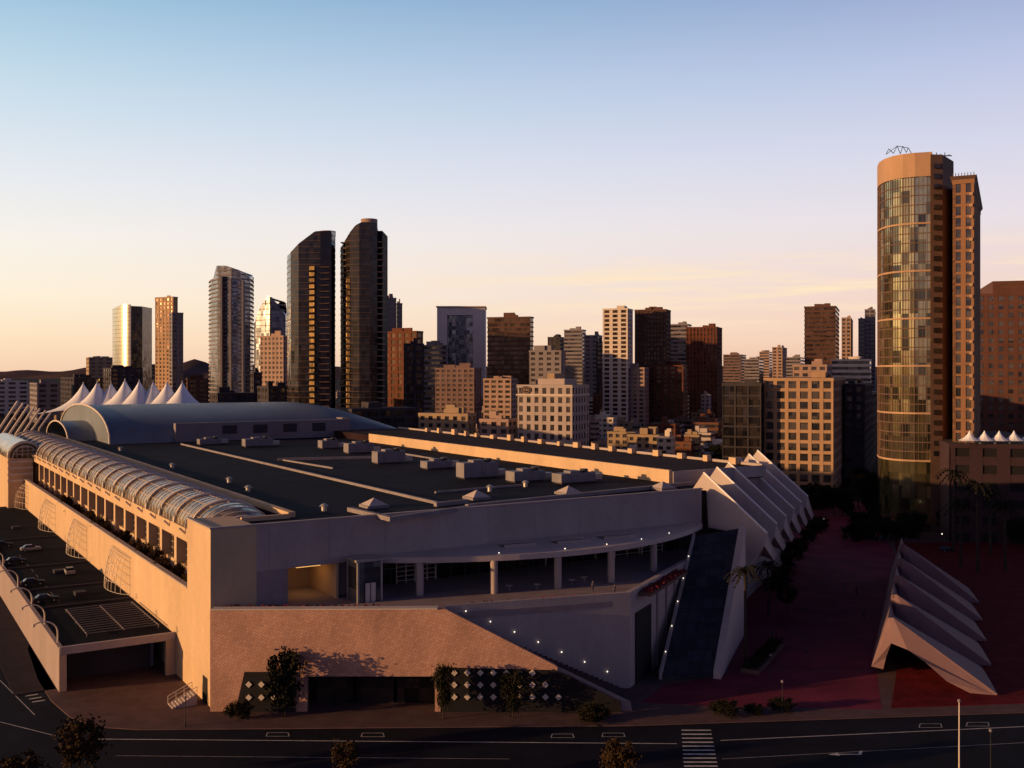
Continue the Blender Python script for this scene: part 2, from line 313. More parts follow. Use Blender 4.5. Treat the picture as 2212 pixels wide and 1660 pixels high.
# ------------------------------------------------------------------ generic buildings
FOOT=[]
def building(label,px0,pxm,px1,top,Y,phi,wall,glass='glass',bay=4.0,fh=3.6,pf=.4,bf=.4,depth=25,name='city_building',plant=1,win=False,proud=.35,cat='building',zb=0,group=None,rear=True):
    C=W(pxm,805,Y); f=FR((C.x,C.y),phi); k1=(px1-CX)/F; k0=(px0-CX)/F; sn,cs=math.sin(f.a),math.cos(f.a)
    t=depth; s=depth
    if px1>pxm:
        d=cs-k1*sn; t=(k1*Y-C.x)/d if d>.06 else 70
    if px0<pxm:
        d=sn+k0*cs; s=(C.x-k0*Y)/d if d>.06 else 70
    t=max(2,min(90,t)); s=max(2,min(90,s))
    H=CH-(top-HY)/F*Y
    cen=f.p(t/2,s/2); FOOT.append((cen[0],cen[1],.55*max(t,s)))
    root=thing(name,label,cat,(C.x,C.y,0),group)
    wm=M[wall]; gm=M[glass]
    m=MB(); f.box(m,proud,t-proud,proud,s-proud,0,H-.4); m.build('glass_wall' if not win else 'wall_core',gm,root)
    nf=max(1,int((H-zb-1.2)/fh)); 
    bh=fh*bf
    z=H-1.3
    for i in range(nf):
        zz=z-(i+1)*fh
        if zz<0: break
        m=MB(); e=.06
        f.box(m,e,t-e,e,s-e,zz,zz+bh); m.build('floor_band',wm,root)
    nu=max(1,round(t/bay)); nv=max(1,round(s/bay)); zt=H-.5
    if pf>0:
        for i in range(nu+1):
            c=t*i/nu; w=bay*pf/2; a0=max(0,c-w); a1=min(t,c+w)
            m=MB(); f.box(m,a0,a1,0,proud+.1,0,zt); m.build('pier',wm,root)
        for i in range(nv+1):
            c=s*i/nv; w=bay*pf/2; a0=max(.012,c-w); a1=min(s-.012,c+w)
            m=MB(); f.box(m,.012 if i==0 else 0,proud+.1,a0,a1,0,zt-.01); m.build('pier',wm,root)
        m=MB(); f.box(m,0,t,s-proud-.1,s,0,zt-.02); m.build('rear_wall',wm,root)
        m=MB(); f.box(m,t-proud-.1,t,.02,s-.02,0,zt-.03); m.build('end_wall',wm,root)
    m=MB(); f.box(m,-.15,t+.15,-.15,s+.15,H-1.3,H); m.build('parapet',wm,root)
    m=MB(); f.box(m,.4,t-.4,.4,s-.4,H+.005,H+.02); m.build('roof',M['darkgrey'],root)
    for i in range(plant):
        a=random.uniform(.12,.6)*t; b=random.uniform(.12,.6)*s; m=MB(); hh=random.uniform(1.2,3.8)
        f.box(m,a,a+min(t*random.uniform(.15,.35),9),b,b+min(s*random.uniform(.15,.35),9),H+.02,H+hh); m.build('roof_plant',wm,root)
    if win:
        cnt=0; rest=MB()
        def pane(face,i,j):
            nonlocal cnt
            if face=='u': c=(i+.5)*t/nu; w=t/nu-bay*pf; args=(c-w/2,c+w/2,proud*.35,proud*.9)
            else: c=(i+.5)*s/nv; w=s/nv-bay*pf; args=(proud*.35,proud*.9,c-w/2,c+w/2)
            zz=z-(j+1)*fh+bh; 
            if zz<0: return
            if cnt<100: m=MB(); f.box(m,*args,zz+.05,zz+fh-bh-.05); m.build('window',M['glass'],root)
            else: f.box(rest,*args,zz+.05,zz+fh-bh-.05)
            cnt+=1
        for j in range(nf):
            for i in range(nu): pane('u',i,j)
            for i in range(nv): pane('v',i,j)
        if rest.v: o=rest.build('windows',M['glass'],root); o['kind']='stuff'
    return root,f,t,s,H
LIST=[
('pale sunlit block on the horizon just left of the gold mirrored tower',186,192,243,772,1300,30,'tan','glass',9,5,.5,.5),
('low white building row at the far left edge of the skyline',-40,-10,62,824,1150,32,'white','glass',10,5,.4,.5),
('flat grey shed behind the tents, second block from the left edge',64,80,128,828,1000,32,'grey','glass',10,5,.4,.5),
('long low dark block behind the tent peaks left of the mirrored tower',120,160,240,816,1050,32,'darkgrey','glass',10,5,.4,.4),
('dark stepped base building under the gold mirrored tower',222,240,308,795,960,35,'darkgrey','glass',8,4,.3,.4),
('small golden lit block between mirrored tower and slim tan tower',306,312,336,787,1150,35,'tan','glass',8,4,.3,.4),
('low brown block right of the slim tan tower before the hill',395,405,452,818,900,35,'brown','glass',8,4,.4,.4),
('sunlit pink office block in front of the pointed hotel',562,612,622,725,720,64,'pink','glass',3.4,3.4,.45,.45),
('dark low block between the pointed hotel and the balcony tower',540,548,566,805,700,30,'darkgrey','glass',5,4,.4,.4),
('orange brick hotel with square windows right of the twin dark towers',828,900,914,715,640,62,'rust','glassbrown',5.2,4.2,.4,.35),
('dark glass lower wing leaning against the orange brick hotel',872,876,916,742,600,25,'darkgrey','glassdark',5,4,.3,.3),
('pale terraced block between brick hotel and white portal tower',914,956,966,745,800,62,'grey','glass',6,4,.0,.5),
('low mauve row of flats hiding the foot of the white portal tower',940,1024,1040,795,720,70,'mauve','glass',4.5,3.4,.4,.5),
('low pink row of flats under the dark brown glass office block',1044,1104,1118,818,690,70,'pink','glass',4.5,3.4,.4,.5),
('dark brown glass office block right of the white portal tower',1052,1146,1153,684,820,72,'brown','glassbrown',4,3.8,.0,.3),
('grey office tower with slit windows left of the striped orange tower',1218,1258,1266,712,1000,70,'grey','glass',4,3.8,.0,.5),
('plain grey slab tower next to the striped orange tower',1262,1292,1301,724,950,70,'grey','glass',6,4,.5,.6),
('stepped dark grey block with rooftop boxes left of the slit window tower',1183,1210,1222,728,1050,70,'darkgrey','glass',5,4,.4,.5),
('low mauve block behind the white hotel with flat roof',1143,1212,1222,757,760,70,'grey','glass',6,4,.5,.5),
('small dark tower wedged left of the striped orange tower',1288,1300,1304,738,900,70,'darkgrey','glass',5,4,.4,.4),
('white and orange apartment tower with vertical stripes',1302,1356,1367,666,780,70,'white','glassbrown',6.2,3.4,.42,.35),
('tall brown office tower with fine horizontal lines',1371,1439,1449,668,800,70,'brown','glassbrown',2.6,3.6,.35,.4),
('pale grey slab behind the tall brown office tower',1448,1486,1494,700,950,70,'grey','glass',4,3.8,.0,.5),
('rust red office block right of the pale grey slab',1482,1549,1560,706,880,70,'rust','glassbrown',3,4,.5,.25),
('brown office tower standing alone left of the hotel tower',1737,1806,1817,661,900,70,'brown','glassbrown',3,4,.0,.4),
('slim pink tower right of the lone brown office tower',1818,1838,1846,686,1000,70,'pink','glass',4,3.8,.4,.4),
('slim grey tower with stepped top beside the glass hotel tower',1868,1890,1900,668,980,70,'grey','glass',4,3.8,.3,.4),
('lower grey step of the slim tower beside the glass hotel tower',1854,1868,1874,688,960,70,'grey','glass',4,3.8,.3,.4),
('low pink block with roof hut between rust block and lone brown tower',1668,1690,1700,750,1300,70,'pink','glass',6,4,.4,.5),
('broad mauve block right behind the rust red office block',1562,1600,1612,766,1400,70,'mauve','glass',6,4,.0,.5),
('grey block with a single roof box, mid way to the lone brown tower',1608,1640,1650,776,1300,70,'grey','glass',6,4,.0,.5),
('narrow pale block next to the low pink block with hut',1640,1662,1668,760,1500,70,'pink','glass',6,4,.0,.5),
('grey flat block touching the lone brown tower on its left',1698,1730,1738,772,1250,70,'grey','glass',6,4,.0,.5),
('mauve flat block between dark brown glass office and stepped block',1150,1176,1184,766,1250,70,'mauve','glass',6,4,.0,.5),
('sunlit pink stepped block above the tan grid building',1712,1786,1800,788,620,70,'pink','glass',5,4,.4,.5),
('white flat roofed block above the tan grid building, right of the pink one',1796,1880,1892,776,700,70,'white','glass',5,4,.0,.5),
('pale apartment block with dark balconies before the striped tower',1324,1392,1402,794,780,70,'pink','glass',4.5,3.2,.4,.4),
('orange brick apartment block with pale pillars before the brown tower',1400,1476,1486,789,790,70,'rust','glassbrown',6,3.4,.35,.4),
('cream stepped apartments by the convention roof, left of the two',904,1010,1028,894,445,68,'tan','glass',4,3.2,.5,.45),
('cream stepped apartments by the convention roof, right of the two',1036,1098,1116,906,440,68,'pink','glass',4,3.2,.5,.45),
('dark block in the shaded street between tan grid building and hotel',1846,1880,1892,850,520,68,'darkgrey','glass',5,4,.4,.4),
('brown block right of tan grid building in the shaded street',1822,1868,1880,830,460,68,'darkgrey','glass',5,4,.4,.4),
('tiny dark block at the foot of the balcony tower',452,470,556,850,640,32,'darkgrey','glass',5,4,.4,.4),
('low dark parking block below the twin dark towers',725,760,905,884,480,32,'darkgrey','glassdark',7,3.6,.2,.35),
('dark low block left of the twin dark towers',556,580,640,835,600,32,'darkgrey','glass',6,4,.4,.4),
('pale grey tower with stepped top behind the right twin tower',826,832,856,643,820,25,'grey','glass',4,3.6,.3,.4),
('lower shoulder tower of the pale grey pair behind the right twin tower',854,858,869,655,830,25,'grey','glass',4,3.6,.3,.4),
]
for r in LIST:
    lab,a,b,c,top,Y,phi,wl,gl,bay,fh,pf,bf=r
    building(lab,a,b,c,top,Y,phi,wl,gl,bay,fh,pf,bf,plant=random.choice([2,3,4]))
hr,hf,ht,hs_,hH=building('white stone hotel with dark round emblem under its roof terrace',1117,1236,1272,832,430,66,'precast','dark',3.6,3.9,.5,.36,name='hotel_building',plant=0,win=True,cat='hotel')
m=MB(); hf.box(m,4,ht-2,5,hs_-8,hH+.02,hH+2.6); m.build('penthouse',M['precast'],hr)
m=MB(); hf.box(m,5,ht-3,10,hs_-12,hH+2.6,hH+4.8); m.build('penthouse',M['tan'],hr)
m=MB(); hf.box(m,-.5,ht+.3,-.3,hs_+.3,hH-4.6,hH-4.1); m.build('cornice',M['white'],hr)
vc=hs_*.83; zc=hH-2.2
def disc(fr,u0,vc,zc,ru,rz,th,mt,name,par,nn=28):
    m=MB(); a=[];b=[]
    for k in range(nn):
        t_=2*math.pi*k/nn; a.append(fr.p(u0,vc+ru*math.cos(t_),zc+rz*math.sin(t_))); b.append(fr.p(u0-th,vc+ru*math.cos(t_),zc+rz*math.sin(t_)))
    m.loft(a,b); return m.build(name,M[mt],par)
em=disc(hf,-.16,vc,zc,2.5,1.6,.15,'dark','emblem',hr); disc(hf,-.31,vc,zc,2.15,1.3,.05,'pink','emblem_ring',em); disc(hf,-.36,vc,zc,1.95,1.12,.05,'dark','emblem_field',em)
m=MB()
for (v0,v1,z0,z1) in [(.25,.5,-.6,.6),(.95,1.2,-.6,.6),(.5,.95,-.12,.12),(-.5,-.25,-.6,.6),(-1.2,-.95,-.6,.6),(-.95,-.5,-.12,.12)]: hf.box(m,-.46,-.41,vc+v0,vc+v1,zc+z0,zc+z1)
m.build('emblem_letters',M['pink'],em)
gr,gf,gt,gs,gH=building('tan grid fronted block with deep square windows beside the glass hotel',1650,1800,1826,817,420,68,'stone','dark',4.6,4.3,.32,.3,name='office_building',plant=2,win=True,proud=.8)
building('dark glass corner block left of the tan grid building',1560,1644,1652,828,425,68,'darkgrey','glassdark',5,4.3,.12,.14,name='office_building',plant=1)
br_,bf_,bt_,bs_,bH_=building('tall dark brown hotel wing cut by the right edge',2088,2260,2300,632,480,72,'edgebrown','dark',4.2,4.0,.5,.45,name='hotel_building',plant=1,win=True,cat='hotel')
m=MB(); bf_.box(m,2,bt_-2,bs_*.2,bs_*.66,bH_+.02,bH_+6); m.build('roof_plant',M['edgebrown'],br_)
# ------------------------------------------------------------------ lofted landmark towers
def clipx(poly,x0,x1):
    def half(ps,x,keep):
        out=[]
        for i in range(len(ps)):
            a=ps[i];b=ps[(i+1)%len(ps)]; ia=keep(a[0]);ib=keep(b[0])
            if ia: out.append(a)
            if ia!=ib:
                t=(x-a[0])/(b[0]-a[0]); out.append((x,a[1]+t*(b[1]-a[1])))
        return out
    p=half(poly,x0,lambda v:v>=x0-1e-6)
    return half(p,x1,lambda v:v<=x1+1e-6) if p else p
def interp(ks,x):
    if x<=ks[0][0]: return ks[0][1]
    for (a,b),(c,d) in zip(ks,ks[1:]):
        if x<=c: return b+(d-b)*(x-a)/(c-a)
    return ks[-1][1]
def scaled(poly,k):
    cx=sum(p[0] for p in poly)/len(poly); cy=sum(p[1] for p in poly)/len(poly)
    out=[]
    for p in poly:
        d=Vector((p[0]-cx,p[1]-cy)); out.append((cx+d.x*(1+k/d.length),cy+d.y*(1+k/d.length)))
    return out
def loft_tower(name,label,cat,foot,tops,Y,shaft,band,fh=3.6,bh=.5,k=.35,zmin=0,bands=True,dense=True,smooth=False):
    poly=[]
    raw=[((px-CX)/F*y,y) for px,y in foot]
    if dense:
        for i in range(len(raw)):
            a=raw[i];b=raw[(i+1)%len(raw)]
            for q in range(6): poly.append((a[0]+(b[0]-a[0])*q/6,a[1]+(b[1]-a[1])*q/6))
    else: poly=raw
    ks=[((px-CX)/F*Y,CH-(py-HY)/F*Y) for px,py in tops]
    cx=sum(p[0] for p in poly)/len(poly); cy=sum(p[1] for p in poly)/len(poly)
    FOOT.append((cx,cy,25))
    root=thing(name,label,cat,(cx,cy,0))
    B=[(p[0],p[1],0) for p in poly]; T=[(p[0],p[1],interp(ks,p[0])) for p in poly]
    m=MB(); m.loft(B,T,not smooth); o=m.build('shaft',M[shaft],root,smooth=smooth)
    if smooth: m=MB(); m.add(T,[tuple(range(len(T)))]); m.build('roof',M['darkgrey'],root)
    if bands:
        big=scaled(poly,k); xs=[min(p[0] for p in big)+i*(max(p[0] for p in big)-min(p[0] for p in big))/80 for i in range(81)]
        z=zmin+fh; H=max(b for a,b in ks)
        while z+bh<H:
            ok=[x for x in xs if interp(ks,x)>=z+bh]
            if ok:
                c=clipx(big,min(ok),max(ok))
                if len(c)>=3: m=MB(); m.prism(c,z,z+bh); m.build('floor_band',M[band],root)
            z+=fh
    return root,poly,ks
def rng(a,b,n_): return [a+(b-a)*i/(n_-1) for i in range(n_)]
t5,_,_=loft_tower('apartment_tower','left one of the twin dark towers with slanted roof and gold strip','tower',[(620,585),(621,574),(628,565),(645,560),(664,560),(692,560),(716,562),(724,570),(724,590),(690,600),(640,600)],[(619,546),(626,541),(680,500),(725,497)],560,'glassdark','stonedark',fh=3.3,bh=.22,k=.16)
def strip(root,p0,p1,Yd,z0,z1,fh,mat_,nm,proud=.9,slab='dark'):
    a=W(p0,805,Yd).x; b=W(p1,805,Yd).x; z=z0
    while z<z1:
        m=MB(); m.add([(a,Yd-.2,z+.9),(a+.2,Yd-.2-proud*.2,z+.9),(b,Yd-proud,z+.9),(b,Yd+.4,z+.9),(a,Yd-.2,z+fh-.35),(a+.2,Yd-.2-proud*.2,z+fh-.35),(b,Yd-proud,z+fh-.35),(b,Yd+.4,z+fh-.35)],[(0,1,5,4),(1,2,6,5),(2,3,7,6),(4,5,6,7),(3,2,1,0),(0,4,7,3)])
        m.build(nm,M[mat_],root)
        m=MB(); m.box(a-.2,b+.3,Yd-proud-.6,Yd+.3,z,z+.35); m.build('balcony',M[slab],root)
        z+=fh
strip(t5,668,680,559.5,6,108,3.3,'goldpanel','bay_window',1.6)
a=W(688,805,560);b=W(712,805,560)
for i in range(32):
    z=5+3.3*i; m=MB(); m.box(a.x,b.x,558.9,562,z,z+.5); m.build('balcony',M['stonedark'],t5)
m=MB(); a=W(686,805,572);b=W(721,805,572); m.cyl((a.x+b.x)/2,578,127,129.6,(b.x-a.x)/2,24); m.build('roof_drum',M['pink'],t5)
t6,_,_=loft_tower('apartment_tower','right one of the twin dark towers, taller with rounded cut roof','tower',[(735,585),(736,574),(742,566),(756,560),(776,558),(800,559),(815,562),(817,575),(815,595),(780,600),(745,598)],[(734,527),(768,488),(783,481),(818,481)],560,'glassdark','stonedark',fh=3.3,bh=.22,k=.16)
m=MB(); a=W(779,805,572);b=W(815,805,572); m.cyl((a.x+b.x)/2,573,131,135.6,(b.x-a.x)/2,24); m.build('roof_drum',M['pink'],t6)
m=MB(); a=W(814,805,566);b=W(826,805,566); m.box(a.x,b.x,566,590,0,W(820,499,566).z); m.build('stair_shaft',M['dark'],t6)
strip(t6,748,756,560.5,6,100,3.3,'goldpanel','bay_window',.8)
for z in [6+3.3*i for i in range(36)]:
    m=MB(); a=W(798,805,560);b=W(828,805,560); m.box(a.x,b.x,562.2,566,z,z+.5); m.build('balcony',M['tan'],t6)
    m=MB(); a=W(734,805,562);b=W(745,805,562); m.box(a.x,b.x,564,570,z,z+.4); m.build('balcony',M['tan'],t6)
t3,_,_=loft_tower('apartment_tower','pale balcony apartment tower with curved sloping roof','tower',[(452,830),(456,815),(470,800),(500,796),(520,797),(541,805),(546,820),(546,840),(470,850)],[(450,600),(464,599),(464.5,574),(490,575),(520,585),(541,601),(547,630)],800,'glassblue','grey',fh=3.4,bh=1.0,k=.9)
for px in (478,498,524):
    a=W(px,805,795); m=MB(); m.box(a.x-.7,a.x+.7,794.2,800,0,interp([(464,126),(541,120)],px)); m.build('pier',M['grey'],t3)
arcf=[(243+40*math.sin(t),1024-30*math.sin(math.acos(max(-1,min(1,1-math.sin(t)))))) for t in rng(0,math.pi/2,14)]
t1,_,_=loft_tower('office_tower','curved mirrored glass tower catching the gold sunset glint','tower',arcf+[(283,1034),(262,1040),(247,1034)],[(242,664),(262,661),(270,658),(300,660)],1000,'mirror','stonedark',fh=4,bh=.25,k=.05,dense=False,smooth=True)
m=MB(); a=W(283,805,995);b=W(301,805,995); m.prism([(a.x+.1,994.5),(b.x,1003),(b.x,1030),(a.x+.1,1028)],0,W(280,662,1000).z); m.build('side_wall',M['glassdark'],t1)
building('slim tan apartment tower with taller left half',335,374,384,641,900,62,'stone','glassbrown',4.6,3.5,.45,.42,name='apartment_tower',plant=1,cat='tower')
building('darker lower right half of the slim tan apartment tower',366,372,396,675,880,40,'grey','glass',4.6,3.5,.4,.4,name='apartment_tower',plant=0,cat='tower')
t4,_,_=loft_tower('hotel_tower','blue grey glass hotel with pointed curved crystal roof','hotel',[(549,760),(552,752),(584,744),(617,752),(620,762),(618,790),(552,790)],[(549,696),(553,682),(560,668),(568,656),(576,647),(584,637),(592,647),(600,656),(608,668),(616,682),(620,696)],750,'glassdome','grey',fh=4,bh=.45,k=.12)
m=MB(); a=W(584,805,743.6); m.box(a.x-.4,a.x+.4,743.4,748,0,W(584,642,744).z); m.build('mullion',M['dark'],t4)
pa=W(944,805,900); pt=thing('office_tower','white portal shaped tower framing a dark glass centre','tower',(pa.x,900,0)); FOOT.append((-56,915,30))
H=W(950,664,900).z; fx=lambda p: W(p,805,900).x
m=MB(); m.box(fx(944),fx(966),900,935,0,H); m.build('frame_leg',M['portal'],pt)
m=MB(); m.box(fx(1022),fx(1048),900,935,0,H); m.build('frame_leg',M['portal'],pt)
m=MB(); m.box(fx(966),fx(1022),900.02,934.9,H-7,H-.01); m.build('frame_lintel',M['portal'],pt)
m=MB(); m.box(fx(966),fx(984),904,934,0,H-7); m.build('glass_wall',M['glassblue'],pt)
m=MB(); m.box(fx(984),fx(1006),903,934,0,H-7); m.build('glass_wall',M['glassdome'],pt)
m=MB(); m.box(fx(1006),fx(1022),904.5,934,0,H-7); m.build('glass_wall',M['glassblue'],pt)
for i in range(24):
    m=MB(); m.box(fx(984)+.1,fx(1006)-.1,902.6,904,4+i*4,4.6+i*4); m.build('floor_band',M['grey'],pt)
m=MB(); m.box(fx(942),fx(1050),898,936,H-.005,H+.9); m.build('cornice',M['white'],pt)
foot=[(1897,350),(1896.5,343),(1901,336),(1911,331),(1928,326.5),(1950,323.5),(1975,321.5),(2012,320),(2012,352)]
raw=[((p-CX)/F*y,y) for p,y in foot]
HT=W(1950,336,325).z; c0=W(1990,805,335); FOOT.append((c0.x,335,40))
ht_=thing('hotel_tower','tall curved golden glass hotel tower with stone crown at right','hotel',(c0.x,335,0))
zg=W(1950,386,324).z
m=MB(); m.prism(raw,0,zg); m.build('glass_wall',M['glassgold'],ht_)
m=MB(); m.prism(scaled(raw,.35),zg,HT); m.build('crown',M['stone'],ht_)
arc=raw[:8]
nfl=30; fh=(zg-22)/nfl
for i in range(nfl+1):
    z=22+i*fh
    m=MB(); m.prism(scaled(raw,.18 if i%5 else .40),z,z+(.30 if i%5 else .55)); m.build('floor_band',M['stonedark' if i%5 else 'stone'],ht_)
cur=[]
for i in range(len(arc)-1):
    for q in range(4): cur.append((arc[i][0]+(arc[i+1][0]-arc[i][0])*q/4,arc[i][1]+(arc[i+1][1]-arc[i][1])*q/4))
cur=cur[4:]
cxm=sum(p[0] for p in raw)/len(raw); cym=sum(p[1] for p in raw)/len(raw)
for j,p in enumerate(cur):
    d=Vector((p[0]-cxm,p[1]-cym)).normalized()*.08; m=MB(); m.bar((p[0]+d.x,p[1]+d.y,22),(p[0]+d.x,p[1]+d.y,zg),.11 if j%4 else .26); m.build('mullion',M['stonedark'],ht_)
fx2=lambda p,y: (p-CX)/F*y
core=[(fx2(2010,319.2),319.2),(fx2(2036,319.5),319.5),(fx2(2060,330),330),(fx2(2060,352),352),(fx2(2010,352),352)]
m=MB(); m.prism(core,0,W(2030,338,322).z); m.build('lift_core',M['stonedark'],ht_)
for i in range(29):
    z=24+i*3.2
    a=fx2(2017,319.2);b=fx2(2031,319.3); m=MB(); m.box(a,b,318.9,319.6,z,z+1.5); m.build('window',M['glassdark'],ht_)
m=MB()
for (p0,y0,p1,y1) in [(1914,334,1920,322),(1920,322,1930,332),(1930,332,1938,316),(1938,316,1945,333),(1945,333,1950,316),(1950,316,1958,330),(1958,330,1962,320),(1962,320,1970,334),(1914,334,1938,316),(1938,316,1962,320)]:
    m.bar(W(p0,y0,335),W(p1,y1,335),.16)
m.build('roof_truss',M['metaldark'],ht_)
m=MB()
for p in range(1978,2056,9): m.bar(W(p,337,334),W(p,333-(p%2)*3,334),.2)
m.bar(W(1975,336,334),W(2056,337,334),.3); m.build('roof_rail',M['metaldark'],ht_)
wr,wf,wt,ws,wH=building('brown stone hotel wing with slim piers beside the golden glass tower',2058,2104,2113,386,306,64,'wingstone','dark',2.6,3.4,.52,.22,name='hotel_wing',plant=0,win=True,cat='hotel',proud=.7)
for j in range(26):
    z=wH-1.6-3.4*(j+1); m=MB(); wf.box(m,-.5,0,ws*.06,ws*.22,z,z+.9); m.build('balcony',M['stone'],wr)
m=MB(); a=[wf.p(-.2,-.2),wf.p(wt+.2,-.2),wf.p(wt+.2,ws+.2),wf.p(-.2,ws+.2)]; b=[wf.p(-.8,-.8),wf.p(wt+.8,-.8),wf.p(wt+.8,ws+.8),wf.p(-.8,ws+.8)]
m.loft([(p[0],p[1],wH+.03) for p in a],[(p[0],p[1],wH+1.0) for p in b]); m.build('flared_cornice',M['stonedark'],wr)
for i in range(8):
    m=MB(); v=ws*i/7; m.bar(wf.p(-.4,v,wH+.8),wf.p(-.9,v,wH+1.8),.2); m.build('cornice_fin',M['stonedark'],wr)
pr,pf_,pt2,ps2,pH=building('broad dim stone podium at the right edge below the tents',2050,2290,2330,962,295,76,'podium','dark',7,5,.5,.5,name='hotel_podium',plant=0,cat='hotel')
for i,px in enumerate((2098,2130,2162,2194,2226)):
    b=W(px,955,300); z=pH+.05; root=thing('shade_tent','small peaked white tent on the podium roof, %s from the left'%ORDN[i],'tent',(b.x,b.y+1,z),'peaked tents along the podium roof')
    m=MB(); n8=12; rings=[]
    for (rr_,zz) in [(3.2,.9),(2.2,1.3),(1.3,1.9),(.5,2.9),(.05,3.8)]:
        rings.append([(b.x+rr_*math.cos(2*math.pi*k/n8),b.y+1+rr_*math.sin(2*math.pi*k/n8),z+zz) for k in range(n8)])
    for q in range(4): m.loft(rings[q],rings[q+1],False)
    m.build('canopy',M['tent'],root)
    for sx in (-1,1):
        for sy in (-1,1):
            m=MB(); m.bar((b.x+sx*2,b.y+1+sy*2,z),(b.x+sx*2,b.y+1+sy*2,z+1.05),.12); m.build('pole',M['metal'],root)
# small low blocks of the crowded middle distance
rs=random.Random(21); nfill=0
def clear(x,y,r): return all(math.hypot(x-a,y-b)>r+c for a,b,c in FOOT)
tries=0
while nfill<290 and tries<12000:
    tries+=1
    if nfill<245: 
        px=rs.uniform(870,1895); q=rs.random()
        Y=rs.uniform(480,800) if q<.35 else (rs.uniform(800,1400) if q<.85 else rs.uniform(1400,2400))
        hgt=rs.uniform(8,22) if Y<800 else rs.uniform(9,32)
        if Y>1500 and rs.random()<.25: hgt=rs.uniform(45,62)
    else: px=rs.uniform(-40,880); Y=rs.uniform(650,2600); hgt=rs.uniform(6,17)
    x=(px-CX)/F*Y; w=rs.uniform(8,19); phi=70 if px>880 else 32
    if not clear(x,Y,w*.4): continue
    top=HY+(CH-hgt)*F/Y; wp=w*F/Y
    wl=rs.choice(['pink','white','pink','tan','grey','grey','precast','finwhite','mauve','portal','brick','rust','stonedark','concrete_shade'])
    lab='small low city block among the crowded rooftops of downtown' if px>880 else 'small low block on the flat land left of the towers'
    if px>880: a,b,c=px-wp*.75,px+wp*.1,px+wp*.25
    else: a,b,c=px-wp*.25,px-wp*.1,px+wp*.75
    building(lab,a,b,c,top,Y,phi,wl,'glass',4,3.4 if Y<1300 else 5,rs.choice([0,.4,.5]),rs.choice([.45,.55,.65]),plant=rs.choice([2,3,4]),group='small downtown blocks in the middle distance' if px>880 else 'small blocks on the flat land at left',depth=w)
    nfill+=1

# ------------------------------------------------------------------ convention centre
A=(-44.9,152.5); CC=FR(A,32.3)
cc=thing('convention_center','huge pale concrete convention hall with glass vault and dark flat roof','building',(A[0],A[1],0))
def uv(px,py,z): return CC.inv(G(px,py,z))
def cbox(name,mt,u0,u1,v0,v1,z0,z1,par=None):
    m=MB(); CC.box(m,u0,u1,v0,v1,z0,z1); return m.build(name,M[mt],par or cc)
RZ=26.2
cbox('west_wall','concrete',0,.8,13,270,0,15.5)
cbox('wall_coping','precast',-.1,.9,13.02,270,15.5,15.75)
cbox('corner_block','concrete',0,7,0,13,0,26.6)
cbox('upper_wall','precast',7,98,0.01,1,19.6,26.6)
cbox('coping','precast',-.12,98.2,-.12,.7,26.6,26.85)
cbox('coping','precast',-.12,.6,.7,13.1,26.6,26.85)
for i in range(9): cbox('wall_joint','concrete_shade',9+i*9.8,9.06+i*9.8,-.004,.02,19.7,26.5)
cbox('main_roof','roof',15.0,103,.9,300,25.4,RZ)
cbox('corner_roof','roof',7.01,14.99,.9,8.3,25.4,RZ+.01)
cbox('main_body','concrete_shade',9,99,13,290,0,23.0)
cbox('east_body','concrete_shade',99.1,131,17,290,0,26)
cbox('raised_wall','concrete',102.5,103.4,15,170,RZ,29.0)
cbox('raised_roof','roofbrown',103.4,131,15.2,205,RZ-.3,28.4)
cbox('parapet','precast',130.6,131.3,15.2,205,RZ,29.0)
cbox('parapet','precast',103.4,131.3,14.6,15.2,RZ,28.7)
for i in range(18):
    v=24+i*9.0+random.uniform(-2,2); h=random.uniform(.4,1.1); cbox('vent_block','concrete',129.2,130.5,v,v+random.uniform(1.2,2.6),28.4,29.2+h)
def kerb(pa,pb,w=.9,h=.7,mt='kerb',nm='roof_kerb'):
    a=uv(*pa,RZ+h); b=uv(*pb,RZ+h); m=MB(); m.bar(CC.p(a[0],a[1],RZ+h/2),CC.p(b[0],b[1],RZ+h/2),w,h); m.build(nm,M[mt],cc)
kerb((392,958),(945,1084),.6,.5); kerb((940,1086),(1010,1079)); kerb((755,1096),(842,1116)); kerb((838,1117),(1010,1093)); kerb((1008,1090),(1500,1040)); kerb((600,990),(830,985)); kerb((610,992),(720,1010),.5,.4); kerb((940,1062),(1130,1046),.5,.4); kerb((830,972),(1000,1000),.5,.4)
for (px,py) in [(808,1096),(1030,1078),(1228,1068),(1432,1058)]:
    u,v=uv(px,py,RZ); m=MB(); b=[CC.p(u-1.8,v-1.8,RZ+.5),CC.p(u+1.8,v-1.8,RZ+.5),CC.p(u+1.8,v+1.8,RZ+.5),CC.p(u-1.8,v+1.8,RZ+.5)]
    ap=CC.p(u,v,RZ+1.7); m.add(b+[ap],[(0,1,4),(1,2,4),(2,3,4),(3,0,4),(3,2,1,0)]); s_=m.build('skylight',M['finwhite'],cc)
    m=MB(); CC.box(m,u-2,u+2,v-2,v+2,RZ,RZ+.49); m.build('skylight_curb',M['kerb'],s_)
for (px,py) in [(260,975),(372,1012),(495,1044),(536,1063),(700,1105),(1058,1062),(1135,1052)]:
    u,v=uv(px,py,RZ); p=CC.p(u,v); m=MB(); m.cyl(p[0],p[1],RZ,RZ+.9,.45,10); m.cyl(p[0],p[1],RZ+.9,RZ+1.3,.8,10,.3); m.build('roof_vent',M['metal'],cc)
UN=[(560,966,9,2.6),(455,962,7,2.0),(714,970,5.5,2.6),(780,980,8,3.0),(846,1002,8,3.2),(950,1014,7,2.0),(1040,1034,9,3.6),(1145,1042,8,2.4),(1250,1045,9,2.2)]
